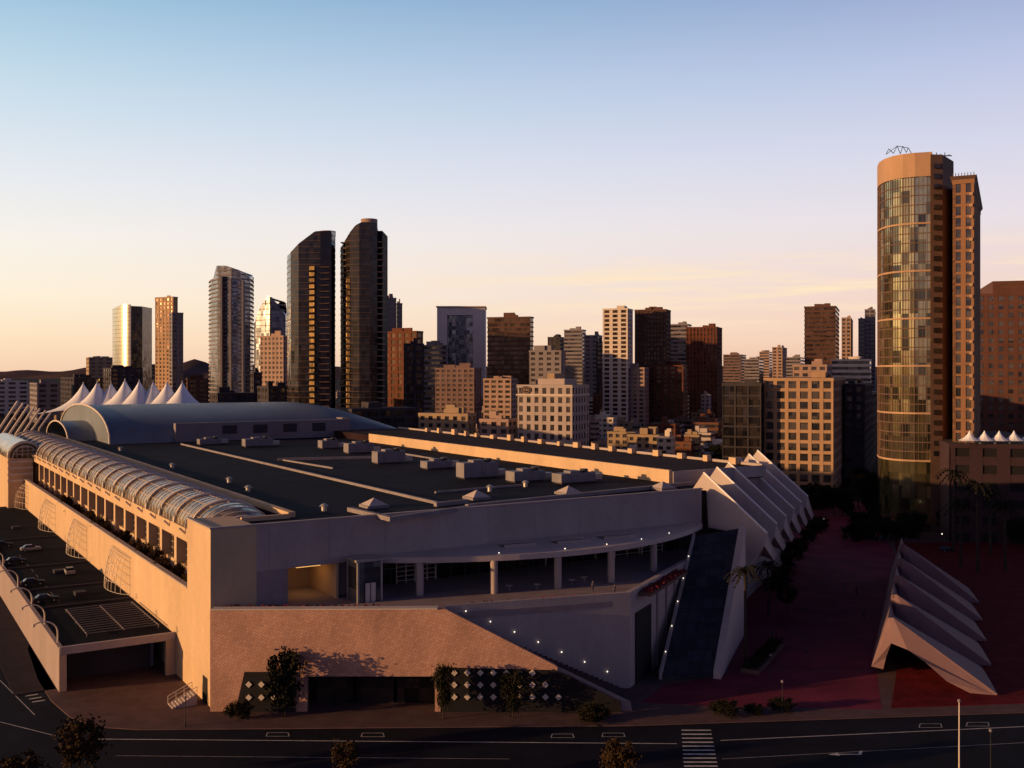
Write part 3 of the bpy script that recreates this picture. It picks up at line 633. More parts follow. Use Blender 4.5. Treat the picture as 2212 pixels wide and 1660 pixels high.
for i,(px,py,L,h) in enumerate(sorted(UN)):
    u,v=uv(px,py,RZ); c=CC.p(u,v); root=thing('air_handling_unit','grey air handling unit on the dark roof, %s from the left'%ORDN[i],'air conditioner',(c[0],c[1],RZ),'air handling units along the roof of the convention hall')
    m=MB(); CC.box(m,u-L/2,u+L/2,v,v+3.6,RZ+.35,RZ+h); CC.box(m,u-L*.2,u+L*.1,v+.5,v+3,RZ+h,RZ+h+.5); m.build('casing',M['hvac'],root)
    for q in range(4):
        uu=u-L/2+.3+q*L/4; m=MB(); CC.box(m,uu,uu+L/4-.5,v-.06,v+.05,RZ+.7,RZ+h-.5); m.build('panel',M['grey' if q%2 else 'hvac'],root)
    m=MB(); CC.box(m,u-L/2+.3,u+L/2-.3,v+.2,v+3.4,RZ,RZ+.35); m.build('plinth',M['darkgrey'],root)
    m=MB(); p=CC.p(u+L*.3,v+1.8); m.cyl(p[0],p[1],RZ+h,RZ+h+.7,.9,14); m.build('fan',M['metaldark'],root)
    m=MB(); CC.box(m,u+L/2,u+L/2+2.6,v+1,v+2.4,RZ+.5,RZ+1.7); m.build('duct',M['metal'],root)
uc,vr,vz=9.0,5.9,23.4; SQ=.76
def sqv(v): return SQ*math.sqrt(max(.004,1-max(0,(20-v)/12.0)**2)) if v<20 else SQ
def arcpt(u0,r,zb,a,v,sq=1.0): return CC.p(u0+r*math.cos(a),v,zb+sq*r*math.sin(a))
def barrel(u0,r,zb,vl,sqf=lambda v:1.0,na=18):
    m=MB(); vs=[]
    for v in vl:
        for k in range(na+1): vs.append(arcpt(u0,r,zb,math.pi*k/na,v,sqf(v)))
    fs=[(i*(na+1)+k,i*(na+1)+k+1,(i+1)*(na+1)+k+1,(i+1)*(na+1)+k) for i in range(len(vl)-1) for k in range(na)]
    return m.add(vs,fs)
VL=[8.4,9,9.6,10.6,12,14,16,18,20]+[20+i*6.2 for i in range(1,41)]
barrel(uc,vr,vz,VL,sqv).build('vault_glass',M['vault'],cc,smooth=True)
def rib(v,r,w,nm,mt,zb=vz,u0=uc):
    m=MB(); m.tube([arcpt(u0,r,zb,math.pi*k/16,v,sqv(v)) for k in range(17)],w,5); return m.build(nm,M[mt],cc)
for i in range(25): rib(11.2+i*10.7,vr+.26,.28,'rib','white')
for i in range(24):
    for q in range(1,5): rib(11.2+i*10.7+q*10.7/5,vr+.03,.09,'glazing_bar','white')
for k in range(1,6):
    a=math.pi*k/6; m=MB(); m.bar(arcpt(uc,vr+.02,vz,a,20,SQ),arcpt(uc,vr+.02,vz,a,268,SQ),.07); m.build('purlin',M['concrete'],cc)
cbox('gutter','concrete',15.1,16.3,8.4,268,RZ,RZ+.9)
cbox('gutter_end','concrete',7.1,15.1,7.6,8.4,RZ+.01,RZ+.7)
cbox('cornice','concrete',2.6,3.6,13.1,268,21.3,23.5)
cbox('vault_floor','concrete_shade',3.6,15,8.6,268,22.9,23.35)
cbox('glazed_wall','glass',5.5,6,13.1,268,14,22.8)
cbox('west_terrace','paving',.8,6.5,13.05,268,13.4,14.1)
for i in range(25):
    v=13.6+i*10.6
    cbox('pier','concrete',3.6,5.55,v-.8,v+.8,14.1,22.8)
    if i<24:
        m=MB()
        for q in range(6): CC.box(m,5.25,5.45,v+.85,v+9.7,15.0+q*1.1,15.14+q*1.1)
        for q in range(4): CC.box(m,5.22,5.42,v+1.9+q*2.1,v+2.1+q*2.1,14.6,21.3)
        m.build('window_frame',M['tan'],cc)
        cbox('window_sill','concrete',4.4,5.3,v+.85,v+9.7,14.1,15.9)
    m=MB(); m.bar(CC.p(2.6,v,22.6),CC.p(1.6,v,23.6),.35); m.build('bracket',M['white'],cc)
eu,er,ez=0.2,5.0,22.6
barrel(eu,er,ez,[210,268]).build('drum_vault',M['vault'],cc,smooth=True)
m=MB(); m.add([arcpt(eu,er-.02,ez,math.pi*k/18,210.4) for k in range(19)],[tuple(range(19))]); m.build('drum_window',M['glassdark'],cc)
for (r_,w_) in ((er,.45),(er-1.3,.2)):
    m=MB(); m.tube([arcpt(eu,r_,ez,math.pi*k/20,210) for k in range(21)],w_,6); m.build('drum_arch',M['white'],cc)
m=MB()
for q in range(1,4): zz=ez+q*1.1; hw=math.sqrt(max(0,(er-1.3)**2-(q*1.1)**2)); m.bar(CC.p(eu-hw,210.1,zz),CC.p(eu+hw,210.1,zz),.16)
for q in (-2.4,-.8,.8,2.4): m.bar(CC.p(eu+q,210.1,ez),CC.p(eu+q,210.1,ez+math.sqrt((er-1.3)**2-q*q)),.16)
m.build('drum_mullions',M['white'],cc)
cbox('drum_base','concrete',-4.8,2.5,209.6,268,0,22.4)
for q in range(4):
    cbox('drum_band','white',-5.0,2.45,209.3,209.59,15+q*2,15.7+q*2)
for v0,wid in ((54,17),(100,17),(146,18),(200,18)):
    m=MB()
    def cg(s_,t_):
        bul=math.sin(math.pi*s_)**.6
        out=.2+2.8*bul*math.sin(math.pi/2*t_)
        return CC.p(-out,v0+wid*s_,14.2-7.2*(1-math.cos(math.pi/2*t_)))
    for i in range(11): m.tube([cg(i/10,k/8) for k in range(9)],.05,4)
    for k in range(7): m.tube([cg(i/12,k/6) for i in range(13)],.05,4)
    m.build('trellis',M['white'],cc)
m=MB(); vs=[]; nu_,na=34,20
for i in range(nu_+1):
    u=25+113*i/nu_; hh=11.6 if u<103 else 11.6*max(0.02,math.cos((u-103)/35*math.pi/2))**.8
    for k in range(na+1):
        a=math.pi*k/na; vs.append(CC.p(u,254-50*math.cos(a),RZ+hh*math.sin(a)**.85 if k not in (0,na) else RZ))
fs=[(i*(na+1)+k,i*(na+1)+k+1,(i+1)*(na+1)+k+1,(i+1)*(na+1)+k) for i in range(nu_) for k in range(na)]
m.add(vs,fs); m.build('curved_roof',M['teal'],cc,smooth=True)
pts=[CC.p(24.8,254-50.2*math.cos(math.pi*k/24),RZ+.2+11.8*math.sin(math.pi*k/24)**.85) for k in range(25)]
m=MB(); m.tube(pts,.32,6); m.build('roof_arch',M['white'],cc)
m=MB(); m.add([CC.p(25.1,254-50*math.cos(math.pi*k/24),RZ+11.6*math.sin(math.pi*k/24)**.85) for k in range(25)],[tuple(range(25))]); m.build('roof_gable',M['teal'],cc)
m=MB(); vs=[]
for i in range(2):
    for k in range(na+1):
        a=math.pi*k/na; vs.append(CC.p(16+i*9,252-24*math.cos(a),RZ+6*math.sin(a)))
m.add(vs,[(k,k+1,na+2+k,na+1+k) for k in range(na)]); m.build('curved_roof',M['teal'],cc,smooth=True)
m=MB(); m.tube([CC.p(15.8,252-24.2*math.cos(math.pi*k/24),RZ+6.1*math.sin(math.pi*k/24)) for k in range(25)],.3,6); m.build('roof_arch',M['white'],cc)
cbox('plant_wall','grey',46,110,203,206,RZ,32.6)
cbox('plant_wall','grey',108,111,206.01,222,RZ,33)
for q in range(4): cbox('louvre','darkgrey',62+q*11,67+q*11,202.8,203.2,28.5,31.5)
# ----- south terrace level
FZ=14.0
tp=[(-44.4,152.4),(-10,152.6),(18.6,162),(33,191),CC.p(98,1.5),CC.p(98,12),CC.p(7,12.9),CC.p(7,.5)]
m=MB(); m.prism(tp,13.1,FZ); m.build('terrace_floor',M['terrace'],cc)
lb=[(-44.0,155.5),(-10,156),(17.4,163.2),(31.6,190.5),CC.p(98,8),CC.p(8,12.5)]
m=MB(); m.prism(lb,0,13.05); m.build('lower_body',M['dark'],cc)
def xz(name,mt,pts,y0,y1,par=None):
    m=MB(); m.loft([(x,y0,z) for x,z in pts],[(x,y1,z) for x,z in pts]); return m.build(name,M[mt],par or cc)
wx=lambda p: (p-CX)/F*151; wz=lambda p: CH-(p-HY)/F*151
xz('street_wall','lattice',[(-44.4,0),(wx(665),0),(wx(665),wz(1460)),(wx(940),wz(1460)),(wx(940),0),(wx(1204),0),(wx(1204),wz(1440)),(wx(1195),wz(1434)),(wx(962),wz(1315)),(-44.4,wz(1317))],150.6,151.4)
xz('stair_parapet','concrete_shade',[(wx(1204),0),(wx(1366),0),(wx(1362),wz(1517)),(wx(1204),wz(1441))],151.0,151.4)  # shade on this parapet is put into its darker concrete colour
xz('street_coping','white',[(-44.3,wz(1317)),(wx(945),wz(1315)),(wx(945),wz(1313)),(-44.3,wz(1315))],150.4,152.2)
for q in range(3):
    x0=wx(672+q*90); xz('glass_door','glassdark',[(x0,.15),(x0+5.6,.15),(x0+5.6,4.8),(x0,4.8)],154.6,154.8)
xz('lower_panel','dark',[(wx(952),.1),(wx(1340),.1),(wx(1340),1.6),(wx(1225),wz(1456)),(wx(1196),wz(1446)),(wx(952),wz(1440))],150.4,150.58)  # dark sheet on the wall face stands in for the shaded recess
xz('lower_panel','dark',[(wx(510),.1),(wx(640),.1),(wx(640),wz(1450)),(wx(530),wz(1450))],150.4,150.58)
def diamond(px,py,s=.48):
    x,z=wx(px),wz(py); xz('window_tile','white',[(x,z-s),(x+s,z),(x,z+s),(x-s,z)],150.25,150.41)
for j,py in enumerate((1451,1477,1503)):
    for px in range(982,1240,28):
        if px<1170+ (j*32): diamond(px,py)
for j,py in enumerate((1476,1504)):
    for px in range(540,612,27): diamond(px,py)
xs0,xs1=wx(962),wx(1362)
m=MB(); ns=34
for i in range(ns):
    a=i/ns; x0=xs0+(xs1-xs0)*a; x1=xs0+(xs1-xs0)*(i+1)/ns; zt=13.6*(1-a); yb=152.9+ (x0+10)*.31
    m.box(x0,x1,151.41,max(152.6,yb),0,max(.15,zt))
m.build('stair',M['paving'],cc)
m=MB(); m.prism([(-10,152.9),(-9.8,153.5),(18.3,162.7),(18.7,162.0)],0,15.2); m.build('stair_wall',M['precast'],cc)
for i in range(7):
    t_=(i+.3)/7; x=-8+25.5*t_; y=152.5+(x+10)*.327; z=13.8-13.0*t_; m=MB(); m.ball(x,y-.12,z+1.0,.11); m.build('wall_lamp',M['lamp'],cc)
m=MB(); m.prism([(18.7,162.0),(18.2,162.9),(32.3,191.3),(33.2,191)],0,15.2); m.build('side_wall',M['precast'],cc)
def onside(t0,t1,z0,z1,nm,mt):
    a=Vector((18.75,161.95)); b=Vector((33.2,190.9)); d=(b-a); nrm=Vector((d.y,-d.x)).normalized()*.15
    p=a+d*t0; q=a+d*t1; m=MB(); m.prism([(p.x,p.y),(p.x+nrm.x,p.y+nrm.y),(q.x+nrm.x,q.y+nrm.y),(q.x,q.y)],z0,z1); m.build(nm,M[mt],cc)
onside(.07,.30,.1,11.5,'side_door','dark')
for t_ in (.4,.55,.7): onside(t_,t_+.02,.1,14,'wall_joint','concrete_shade')
BL=G(1430,1470);BR=G(1541,1468);TL=W(1502,1160,195);TR=W(1597,1143,197)
m=MB(); dz=Vector((0,0,-.5)); BLz=BL+Vector((0,0,.6)); BRz=BR+Vector((0,0,.6)); m.loft([BLz,BRz,TR,TL],[BLz+dz,BRz+dz,TR+dz,TL+dz]); er_=m.build('escalator_roof',M['glassslope'],cc)
m=MB()
for i in range(0,13):
    t_=i/12; m.bar(BLz.lerp(TL,t_)+Vector((0,0,.05)),BRz.lerp(TR,t_)+Vector((0,0,.05)),.10)
for i in range(5):
    t_=i/4; m.bar(BLz.lerp(BRz,t_)+Vector((0,0,.05)),TL.lerp(TR,t_)+Vector((0,0,.05)),.12)
m.build('glazing_bar',M['darkgrey'],er_)
def side(a,b,nm,mt,th=.8,up=1.0,sgn=1):
    d=Vector((b.y-a.y,-(b.x-a.x),0)).normalized()*th*sgn
    m=MB(); A0=Vector((a.x,a.y,0));B0=Vector((b.x,b.y,0)); A1=Vector((a.x,a.y,a.z+up));B1=Vector((b.x,b.y,b.z+up))
    m.loft([A0,B0,B1,A1],[A0+d,B0+d,B1+d,A1+d]); m.build(nm,M[mt],cc)
side(BRz,TR,'escalator_wall','finwhite',1.2,.8); side(BLz,TL,'escalator_wall','precast',.5,.7,-1)
for i in range(5):
    p=BLz.lerp(TL,.12+i*.17); m=MB(); m.ball(p.x-.2,p.y-.2,p.z+1.0,.11); m.build('wall_lamp',M['lamp'],cc)
cbox('terrace_wall','concrete_shade',7.01,12,.02,1.0,FZ,19.59)
cbox('corridor_side','concrete',11.6,12,1.0,12,FZ,19.5)
cbox('corridor_side','concrete',20,20.4,.1,12,FZ,19.5)
cbox('corridor_glow','warmglow',14.5,18.5,3,8,18.9,19.1)  # glowing panel added in place of sunlight on the corridor ceiling
cbox('corridor_end','tan',12,20,11.6,12,FZ,19.4)
cbox('corridor_roof','concrete_shade',11.6,20.4,1.0,12.4,19.52,19.9)
cbox('terrace_wall','concrete_shade',20.4,29,2.2,3,FZ,19.59)
cbox('service_door','white',26.3,28.2,2.05,2.2,FZ+.02,16.6)
cbox('glass_wall','glassdark',29,97,5.5,6,FZ,19.59)
for i in range(24): cbox('mullion','precast' if i%4==0 else 'darkgrey',29+i*2.9,29.25+i*2.9,5.2,5.48,FZ+.02,19.5)
for z in (16.6,18.2):
    cbox('transom','grey',29,58,5.25,5.45,z,z+.14)
for (a0,b0) in ((33,36.5),(37.2,40.5),(80,86),(86.6,92)):
    m=MB(); 
    for q in range(5): CC.box(m,a0,b0,4.9,5.1,14.4+q*.8,14.5+q*.8)
    for q in range(3): CC.box(m,a0+(b0-a0)*q/2-.08,a0+(b0-a0)*q/2+.08,4.88,5.08,FZ+.02,18.0)
    m.build('door_frame',M['white'],cc)
lf=cbox('lift_shaft','glassblue',21.4,25.4,-5.2,-1.4,FZ,20.4)
cbox('lift_roof','metal',21.0,25.8,-5.6,-1.0,20.4,20.75,lf)
for (uu,vv) in ((21.3,-5.3),(25.3,-5.3),(21.3,-1.5),(25.3,-1.5)): cbox('lift_post','metal',uu,uu+.3,vv,vv+.3,FZ,20.4,lf)
cbox('lift_door','white',22.6,24.4,-5.36,-5.22,FZ+.02,17.0,lf)
m=MB(); CC.box(m,22.5,22.6,-5.42,-5.3,FZ+.02,17.2); CC.box(m,24.4,24.5,-5.42,-5.3,FZ+.02,17.2); CC.box(m,23.45,23.55,-5.44,-5.37,FZ+.02,17); m.build('lift_frame',M['metaldark'],lf)
for (px,py) in [(907,1286),(1067,1282),(1205,1271),(1320,1258),(1412,1233)]:
    p=G(px,py,FZ); m=MB(); m.cyl(p.x,p.y,FZ,19.4,.62,16); m.build('column',M['precast'],cc,smooth=False)
fr=[]
for i in range(25):
    t_=i/24; u=27+69*t_; fr.append((u,.3-14.0*math.sin(math.pi*min(1,t_*.93+.035))**.75)); 
cres=[CC.p(u,v) for u,v in fr]+[CC.p(96,-.02),CC.p(27,-.02)]
m=MB(); m.prism(cres,19.3,20.2); cn=m.build('canopy',M['finwhite'],cc)
for (px0,px1,py) in [(1090,1160,1184),(1205,1275,1176),(1305,1375,1166)]:
    a=G(px0,py,20.2);b=G(px1,py-5,20.2); d=(b-a).normalized(); k=Vector((-d.y,d.x,0))*3.0
    m=MB(); m.prism([(a.x,a.y),(b.x,b.y),(b.x+k.x,b.y+k.y),(a.x+k.x,a.y+k.y)],20.21,20.3); s_=m.build('canopy_skylight',M['glassdark'],cn)
    m=MB(); m.bar((a.x,a.y,20.45),(b.x,b.y,20.45),.25,.5); m.bar((a.x+k.x,a.y+k.y,20.45),(b.x+k.x,b.y+k.y,20.45),.25,.5); m.build('skylight_curb',M['precast'],s_)
for t_ in (.25,.42,.55,.68,.8):
    u,v=fr[int(t_*24)]; p=CC.p(u,v+.9); m=MB(); m.ball(p[0],p[1],20.45,.10); m.build('canopy_lamp',M['lamp'],cn)
# sawtooth fins: six identical folded plates, straight ridge from a sunlit peak down to the tip
dfin=Vector((5.0,11.8,0))
def fin(off):
    fp=[(1492,1063),(1520,1021),(1657,1152),(1651,1180),(1622,1218),(1598,1152),(1530,1140),(1526,1064)]
    a=[W(x,y,208.5-(x-1492)*.055)+off for x,y in fp]
    drop=[.3,6.5,6.5,5.0,.5,.5,.5,.5]
    b=[q+dfin*.985-Vector((0,0,z)) for q,z in zip(a,drop)]
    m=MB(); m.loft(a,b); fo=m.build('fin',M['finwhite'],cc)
    m=MB(); m.bar(a[1]+Vector((0,-.05,.03)),a[2]+Vector((0,-.05,.03)),.30,.30); m.build('fin_edge',M['sail'],fo)
for i in range(6): fin(dfin*i)
m=MB(); m.prism([(38,206),(43,206.5),(72,270),(60,270)],0,15); m.build('east_wall',M['concrete_shade'],cc)

sc_=G(1880,1442); scu=thing('fin_canopy','white sawtooth fin canopy standing on the plaza at right','canopy',(sc_.x,sc_.y,.12))
fp=[(1882,1440),(1918,1335),(1930,1335),(2155,1500),(2150,1506),(2098,1499),(2045,1472),(2000,1432),(1960,1404),(1925,1390),(1914,1420),(1908,1446)]
dep=[170,168,167,158,158,159,160,162,164,166,168,169]
for i in range(5):
    off=Vector((6.5,15.8,0))*i
    a=[W(x,y,dd)+off for (x,y),dd in zip(fp,dep)]; a=[Vector((q.x,q.y,max(.1,q.z+(.35 if 0<j<3 else 0)*i))) for j,q in enumerate(a)]
    d=Vector((6.5,15.8,0))*.97
    b=[Vector((q.x+d.x-(1.5 if 2<j<6 else .2),q.y+d.y,max(.05,q.z*(.94 if j<2 else .72)-(.2 if j<2 else .6)))) for j,q in enumerate(a)]
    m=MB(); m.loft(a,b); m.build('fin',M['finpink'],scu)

# ------------------------------------------------------------------ loading dock west of the hall
dk=thing('loading_dock','low flat dock building along the sunlit west wall with open end','building',(CC.p(-17.6,20)[0],CC.p(-17.6,20)[1],0))
cbox('roof','dockroof',-17.4,-.2,20.3,215,6.0,6.6,dk)
cbox('side_wall','concrete_shade',-17.9,-17.2,20,215,0,6.9,dk)
cbox('fascia','precast',-17.8,-.1,19.7,20.3,5.9,7.1,dk)
cbox('end_pier','concrete',-17.85,-16.8,19.9,21,0,5.9,dk)
cbox('end_pier','concrete',-1.6,-.05,19.9,21,0,5.9,dk)
cbox('rear_panel','grey',-16.2,-2,27,27.5,0,5.6,dk)
cbox('roller_door','darkgrey',-15.6,-2.6,26.7,26.98,.1,5.0,dk)
m=MB()
for q in range(13): CC.box(m,-13,-1.2,26+q*1.7,26.08+q*1.7,7.2,7.3)
for uu in (-12.8,-7,-1.4): CC.box(m,uu,uu+.12,26,47,7.05,7.2)
for uu in (-12.8,-1.4):
    for vv in (26.2,36.5,46.6): CC.box(m,uu,uu+.12,vv,vv+.12,6.6,7.05)
m.build('pergola',M['grey'],dk)
for v in (60,86,120,160): cbox('roof_hatch','darkgrey',-9,-7,v,v+2.4,6.6,7.3,dk)
for v in (52,70,97,140): cbox('roof_kerb','darkgrey',-16.8,-.6,v,v+.4,6.6,6.9,dk)
for i in range(9): cbox('bay_line','grey',-12.5,-12.4,56+i*7,59.5+i*7,6.6,6.62,dk)
struct(MB().prism([CC.p(-24,22),CC.p(-18,22),CC.p(-18,230),CC.p(-24,230)],-.1,.12).build('pavement',M['sidepaving']))
for i,v in enumerate((24,38,54,74,100,135,175)):
    p=CC.p(-17.5,v,6.9); root=thing('curved_lamp','white curved arm lamp on the dock parapet, %s from the front'%ORDN[i],'lamp',p,'curved arm lamps along the dock parapet')
    pts=[CC.p(-17.5-2.2*(1-math.cos(a)),v,6.9+1.6+2.0*math.sin(a)) for a in rng(0,2.2,10)]
    m=MB(); m.tube([p]+pts,.12,6); m.build('arm',M['white'],root)
    m=MB(); q=pts[-1]; m.ball(q.x,q.y,q.z-.1,.26); m.build('lamp_head',M['white'],root)
st=thing('entry_stair','small white railed stair at the foot of the sunlit corner','stair',G(412,1520))
m=MB()
for i in range(8): CC.box(m,-5+i*.45,-4.55+i*.45,2.2,4.8,.12,.3+i*.2)
m.build('steps',M['precast'],st)
for v in (2.1,4.9):
    m=MB(); m.bar(CC.p(-5,v,1.3),CC.p(-1.4,v,2.9),.08); m.bar(CC.p(-5,v,.8),CC.p(-1.4,v,2.4),.05)
    for q in range(4): m.bar(CC.p(-5+q*1.2,v,.2+q*.5),CC.p(-5+q*1.2,v,1.3+q*.53),.07)
    m.build('rail',M['white'],st)
cbox('entry_door','dark',-.06,-.001,1.5,4.0,.12,4.0)

# ------------------------------------------------------------------ sail pavilion
sp0=W(270,890,470); sp_=thing('sail_pavilion','white tensile sail roof with a row of sharp peaks','pavilion',(sp0.x,470,0))
peaks=[(180,827,470),(210,824,468),(240,826,470),(270,819,466),(301,821,464),(331,823,466),(361,824,464),(394,824,462)]
P=[W(a,b,c) for a,b,c in peaks]
ZB=29.5
def zs(x,y):
    best=0
    for p in P:
        d=math.hypot((x-p.x)*1.0,(y-p.y)*.75); best=max(best,(math.exp(-d/6.5)*.82+.18*math.exp(-d/22))*(p.z-ZB))
    return ZB+best
bounds=[W(106,805,470).x]+[(P[i].x+P[i+1].x)/2 for i in range(len(P)-1)]+[W(450,805,466).x]
for i in range(len(P)):
    xs=[bounds[i]+(P[i].x-bounds[i])*k/8 for k in range(9)]+[P[i].x+(bounds[i+1]-P[i].x)*k/8 for k in range(1,9)]
    yc=P[i].y; ys=[yc-16+16*k/12 for k in range(13)]+[yc+16*k/12 for k in range(1,13)]
    m=MB(); ny=len(ys); vs=[(x,y,zs(x,y)) for x in xs for y in ys]
    m.add(vs,[(a*ny+b,(a+1)*ny+b,(a+1)*ny+b+1,a*ny+b+1) for a in range(len(xs)-1) for b in range(ny-1)])
    m.build('sail',M['tent'],sp_,smooth=True,recalc=False)
    m=MB(); m.tube([(P[i].x,P[i].y,20),(P[i].x,P[i].y,P[i].z+.2)],.2,6); m.build('mast',M['white'],sp_)
for px in (120,200,280,360,440):
    m=MB(); a=W(px,805,484); m.bar((a.x,484,0),(a.x,484,29.8),1.0); m.build('rear_column',M['concrete'],sp_)
for i in range(7):
    a=W(-18+i*17,952-i*4,430); b=W(38+i*12,868+i*4,440); m=MB(); m.bar(a,b,.5,.8); m.build('raking_strut',M['white'],sp_)
    m=MB(); m.bar(Vector((a.x,a.y,10)),a,.6); m.build('strut_foot',M['concrete'],sp_)

# ------------------------------------------------------------------ plants
def crown_mesh(seed,mt,nclump=34,leaves=60,rx=1.0,rz=1.0,ls=.10):
    rd=random.Random(seed); m=MB()
    for c in range(nclump):
        while True:
            p=Vector((rd.uniform(-1,1),rd.uniform(-1,1),rd.uniform(-1,1)))
            if .15<p.length<1: break
        p=Vector((p.x*rx,p.y*rx,p.z*rz)); cr_=rd.uniform(.18,.42)
        for k in range(leaves):
            d=Vector((rd.gauss(0,1),rd.gauss(0,1),rd.gauss(0,.9)))*cr_*.55; q=p+d
            a=Vector((rd.uniform(-1,1),rd.uniform(-1,1),rd.uniform(-1,1))).normalized()*ls*rd.uniform(.6,1.3); b=a.orthogonal().normalized()*ls*rd.uniform(.4,.8)
            m.add([q-a,q+b,q+a,q-b],[(0,1,2,3)])
    return m.mesh('crown',M[mt],recalc=False)
CR=[crown_mesh(1,'leaf'),crown_mesh(2,'leaf',28),crown_mesh(3,'leaf',36,55,1.0,1.2)]
CW=[crown_mesh(4,'leafwarm'),crown_mesh(5,'leafwarm',28)]
def trunk_mesh(seed):
    rd=random.Random(seed); m=MB(); m.tube([(0,0,0),(.02,.01,.5),(0,.03,1)],[.07,.05,.035],7)
    for k in range(5):
        a=rd.uniform(0,6.28); z0=rd.uniform(.55,.95); m.tube([(0,0,z0),(.25*math.cos(a),.25*math.sin(a),z0+.25),(.5*math.cos(a),.5*math.sin(a),z0+.6)],[.03,.02,.01],5)
    return m.mesh('trunk',M['bark'])
TR=[trunk_mesh(1),trunk_mesh(2)]
def tree(x,y,z,h,r,label,group=None,meshes=CR,name='tree',cat='tree',zf=1.0):
    root=thing(name,label,cat,(x,y,z),group); root.rotation_euler.z=random.uniform(0,6.28)
    th=max(h-1.6*r*zf,h*.3)
    t_=bpy.data.objects.new('trunk',random.choice(TR)); COL.objects.link(t_); t_.parent=root; t_.scale=(th*.55,th*.55,th)
    c=bpy.data.objects.new('crown',random.choice(meshes)); COL.objects.link(c); c.parent=root; c.location=(0,0,h-r*zf*.95); c.scale=(r,r,r*zf)
    return root
for (px,py,Y,r,lab) in [(172,1562,124,2.6,'bushy tree at the lower left street corner'),(745,1606,120,1.7,'small tree at the bottom edge left of centre'),(1335,1600,121,2.0,'tree at the bottom edge left of the zebra crossing'),(45,1630,118,2.2,'low tree in the lower left corner of the view')]:
    p=W(px,py,Y); tree(p.x,p.y,0,max(p.z,3),r,lab,meshes=CW)
for (px,base,h,r,zf,lab) in [(617,1548,9.6,2.3,1.6,'tall dark tree before the street wall by the left diamond tiles'),(958,1552,8.0,1.4,2.1,'dark tree beside the dark entrance, right side'),(1108,1550,6.8,1.6,1.6,'dark tree in the middle of the right diamond tiles'),(520,1552,2.4,1.7,.7,'low dark bush at the foot of the left diamond tiles'),(1280,1556,2.2,2.2,.6,'low dark bush under the sloping stair parapet')]:
    p=G(px,base); tree(p.x,p.y-.6,.12,h,r,lab,zf=zf)
for i in range(60):
    px=random.uniform(1745,2230); py=random.uniform(1040,1185); p=G(px,py)
    if px<1830 and py>1120: continue
    tree(p.x,p.y,0,random.uniform(5,9),random.uniform(2.4,4),'dark leafy tree in the shaded park before the hotel podium','shaded park trees before the hotel podium')
for i,(px,py) in enumerate([(1668,1300),(1688,1268),(1702,1242),(1716,1222),(1730,1200),(1744,1182),(1758,1166),(1770,1150),(1700,1330)]):
    p=G(px,py); tree(p.x,p.y,.12,random.uniform(4.5,6.5),random.uniform(1.8,2.6),'dark plaza tree beside the sawtooth fins, %s from the near end'%ORDN[i],'dark trees along the foot of the sawtooth fins')
for i in range(22):
    px=440+i*22+random.uniform(-8,8); Y=random.uniform(425,520); p=W(px,805,Y)
    if not clear(p.x,Y,2) and px>480: pass
    tree(p.x,Y,0,random.uniform(18,26),random.uniform(6,8),'dark tree behind the curved hall roof below the twin towers','dark trees behind the curved hall roof')
for i in range(16):
    px=1290+i*17+random.uniform(-8,8); Y=random.uniform(370,400); p=W(px,805,Y)
    tree(p.x,Y,0,random.uniform(12,19),random.uniform(4,5),'dark street tree between convention roof and downtown blocks','street trees behind the convention roof')
for i in range(6):
    px=1750+i*26; Y=random.uniform(340,390); p=W(px,805,Y)
    tree(p.x,Y,0,random.uniform(9,13),random.uniform(3,4),'dark street tree at the foot of the tan grid building','street trees below the tan grid building')
for i in range(70):
    px=random.uniform(880,1880); Y=random.uniform(450,1000); x=(px-CX)/F*Y
    if not clear(x,Y,2): continue
    tree(x,Y,0,random.uniform(9,15),random.uniform(4,6),'dark tree between the crowded downtown rooftops','trees between the downtown rooftops')
for i in range(16):
    v=19+i*8.6; p=CC.p(2.0+random.uniform(-.3,.5),v+random.uniform(-2,2)); tree(p[0],p[1],14.1,random.uniform(1.9,3.1),random.uniform(1.1,1.8),'small planted tree on the sunlit west terrace, %s from the near end'%ORDN[i],'small trees along the west terrace',CW,'terrace_tree')
for (px,py,r,lab) in [(1568,1548,1.5,'round dark shrub right of the zebra crossing'),(1690,1538,1.3,'round dark shrub at the plaza edge near the lamp post'),(1630,1545,1.0,'small shrub between the two round plaza shrubs')]:
    p=G(px,py); o=bpy.data.objects.new('shrub',CR[0]); COL.objects.link(o); o.location=(p.x,p.y,.12+r*.7); o.scale=(r*1.3,r,r*.8); tag(o,lab,'shrub')
p=G(1640,1435); pl=thing('planter','long low planter with dark hedge on the red plaza','planter',(p.x,p.y,.13))
a=G(1600,1455);b=G(1660,1395); d=(b-a).normalized(); kx=Vector((d.y,-d.x,0))*3
m=MB(); m.prism([(a.x,a.y),(a.x+kx.x,a.y+kx.y),(b.x+kx.x,b.y+kx.y),(b.x,b.y)],.13,.8); m.build('curb',M['stonedark'],pl)
m=MB(); rd=random.Random(9)
for i in range(900):
    t_=rd.random(); s_=rd.uniform(.1,.9); q=a.lerp(b,t_)+kx*s_+Vector((0,0,.8+rd.random()*.9)); aa=Vector((rd.uniform(-1,1),rd.uniform(-1,1),rd.uniform(-1,1))).normalized()*.28; bb=aa.orthogonal().normalized()*.18
    m.add([q-aa,q+bb,q+aa,q-bb],[(0,1,2,3)])
m.build('hedge',M['leaf'],pl,recalc=False)
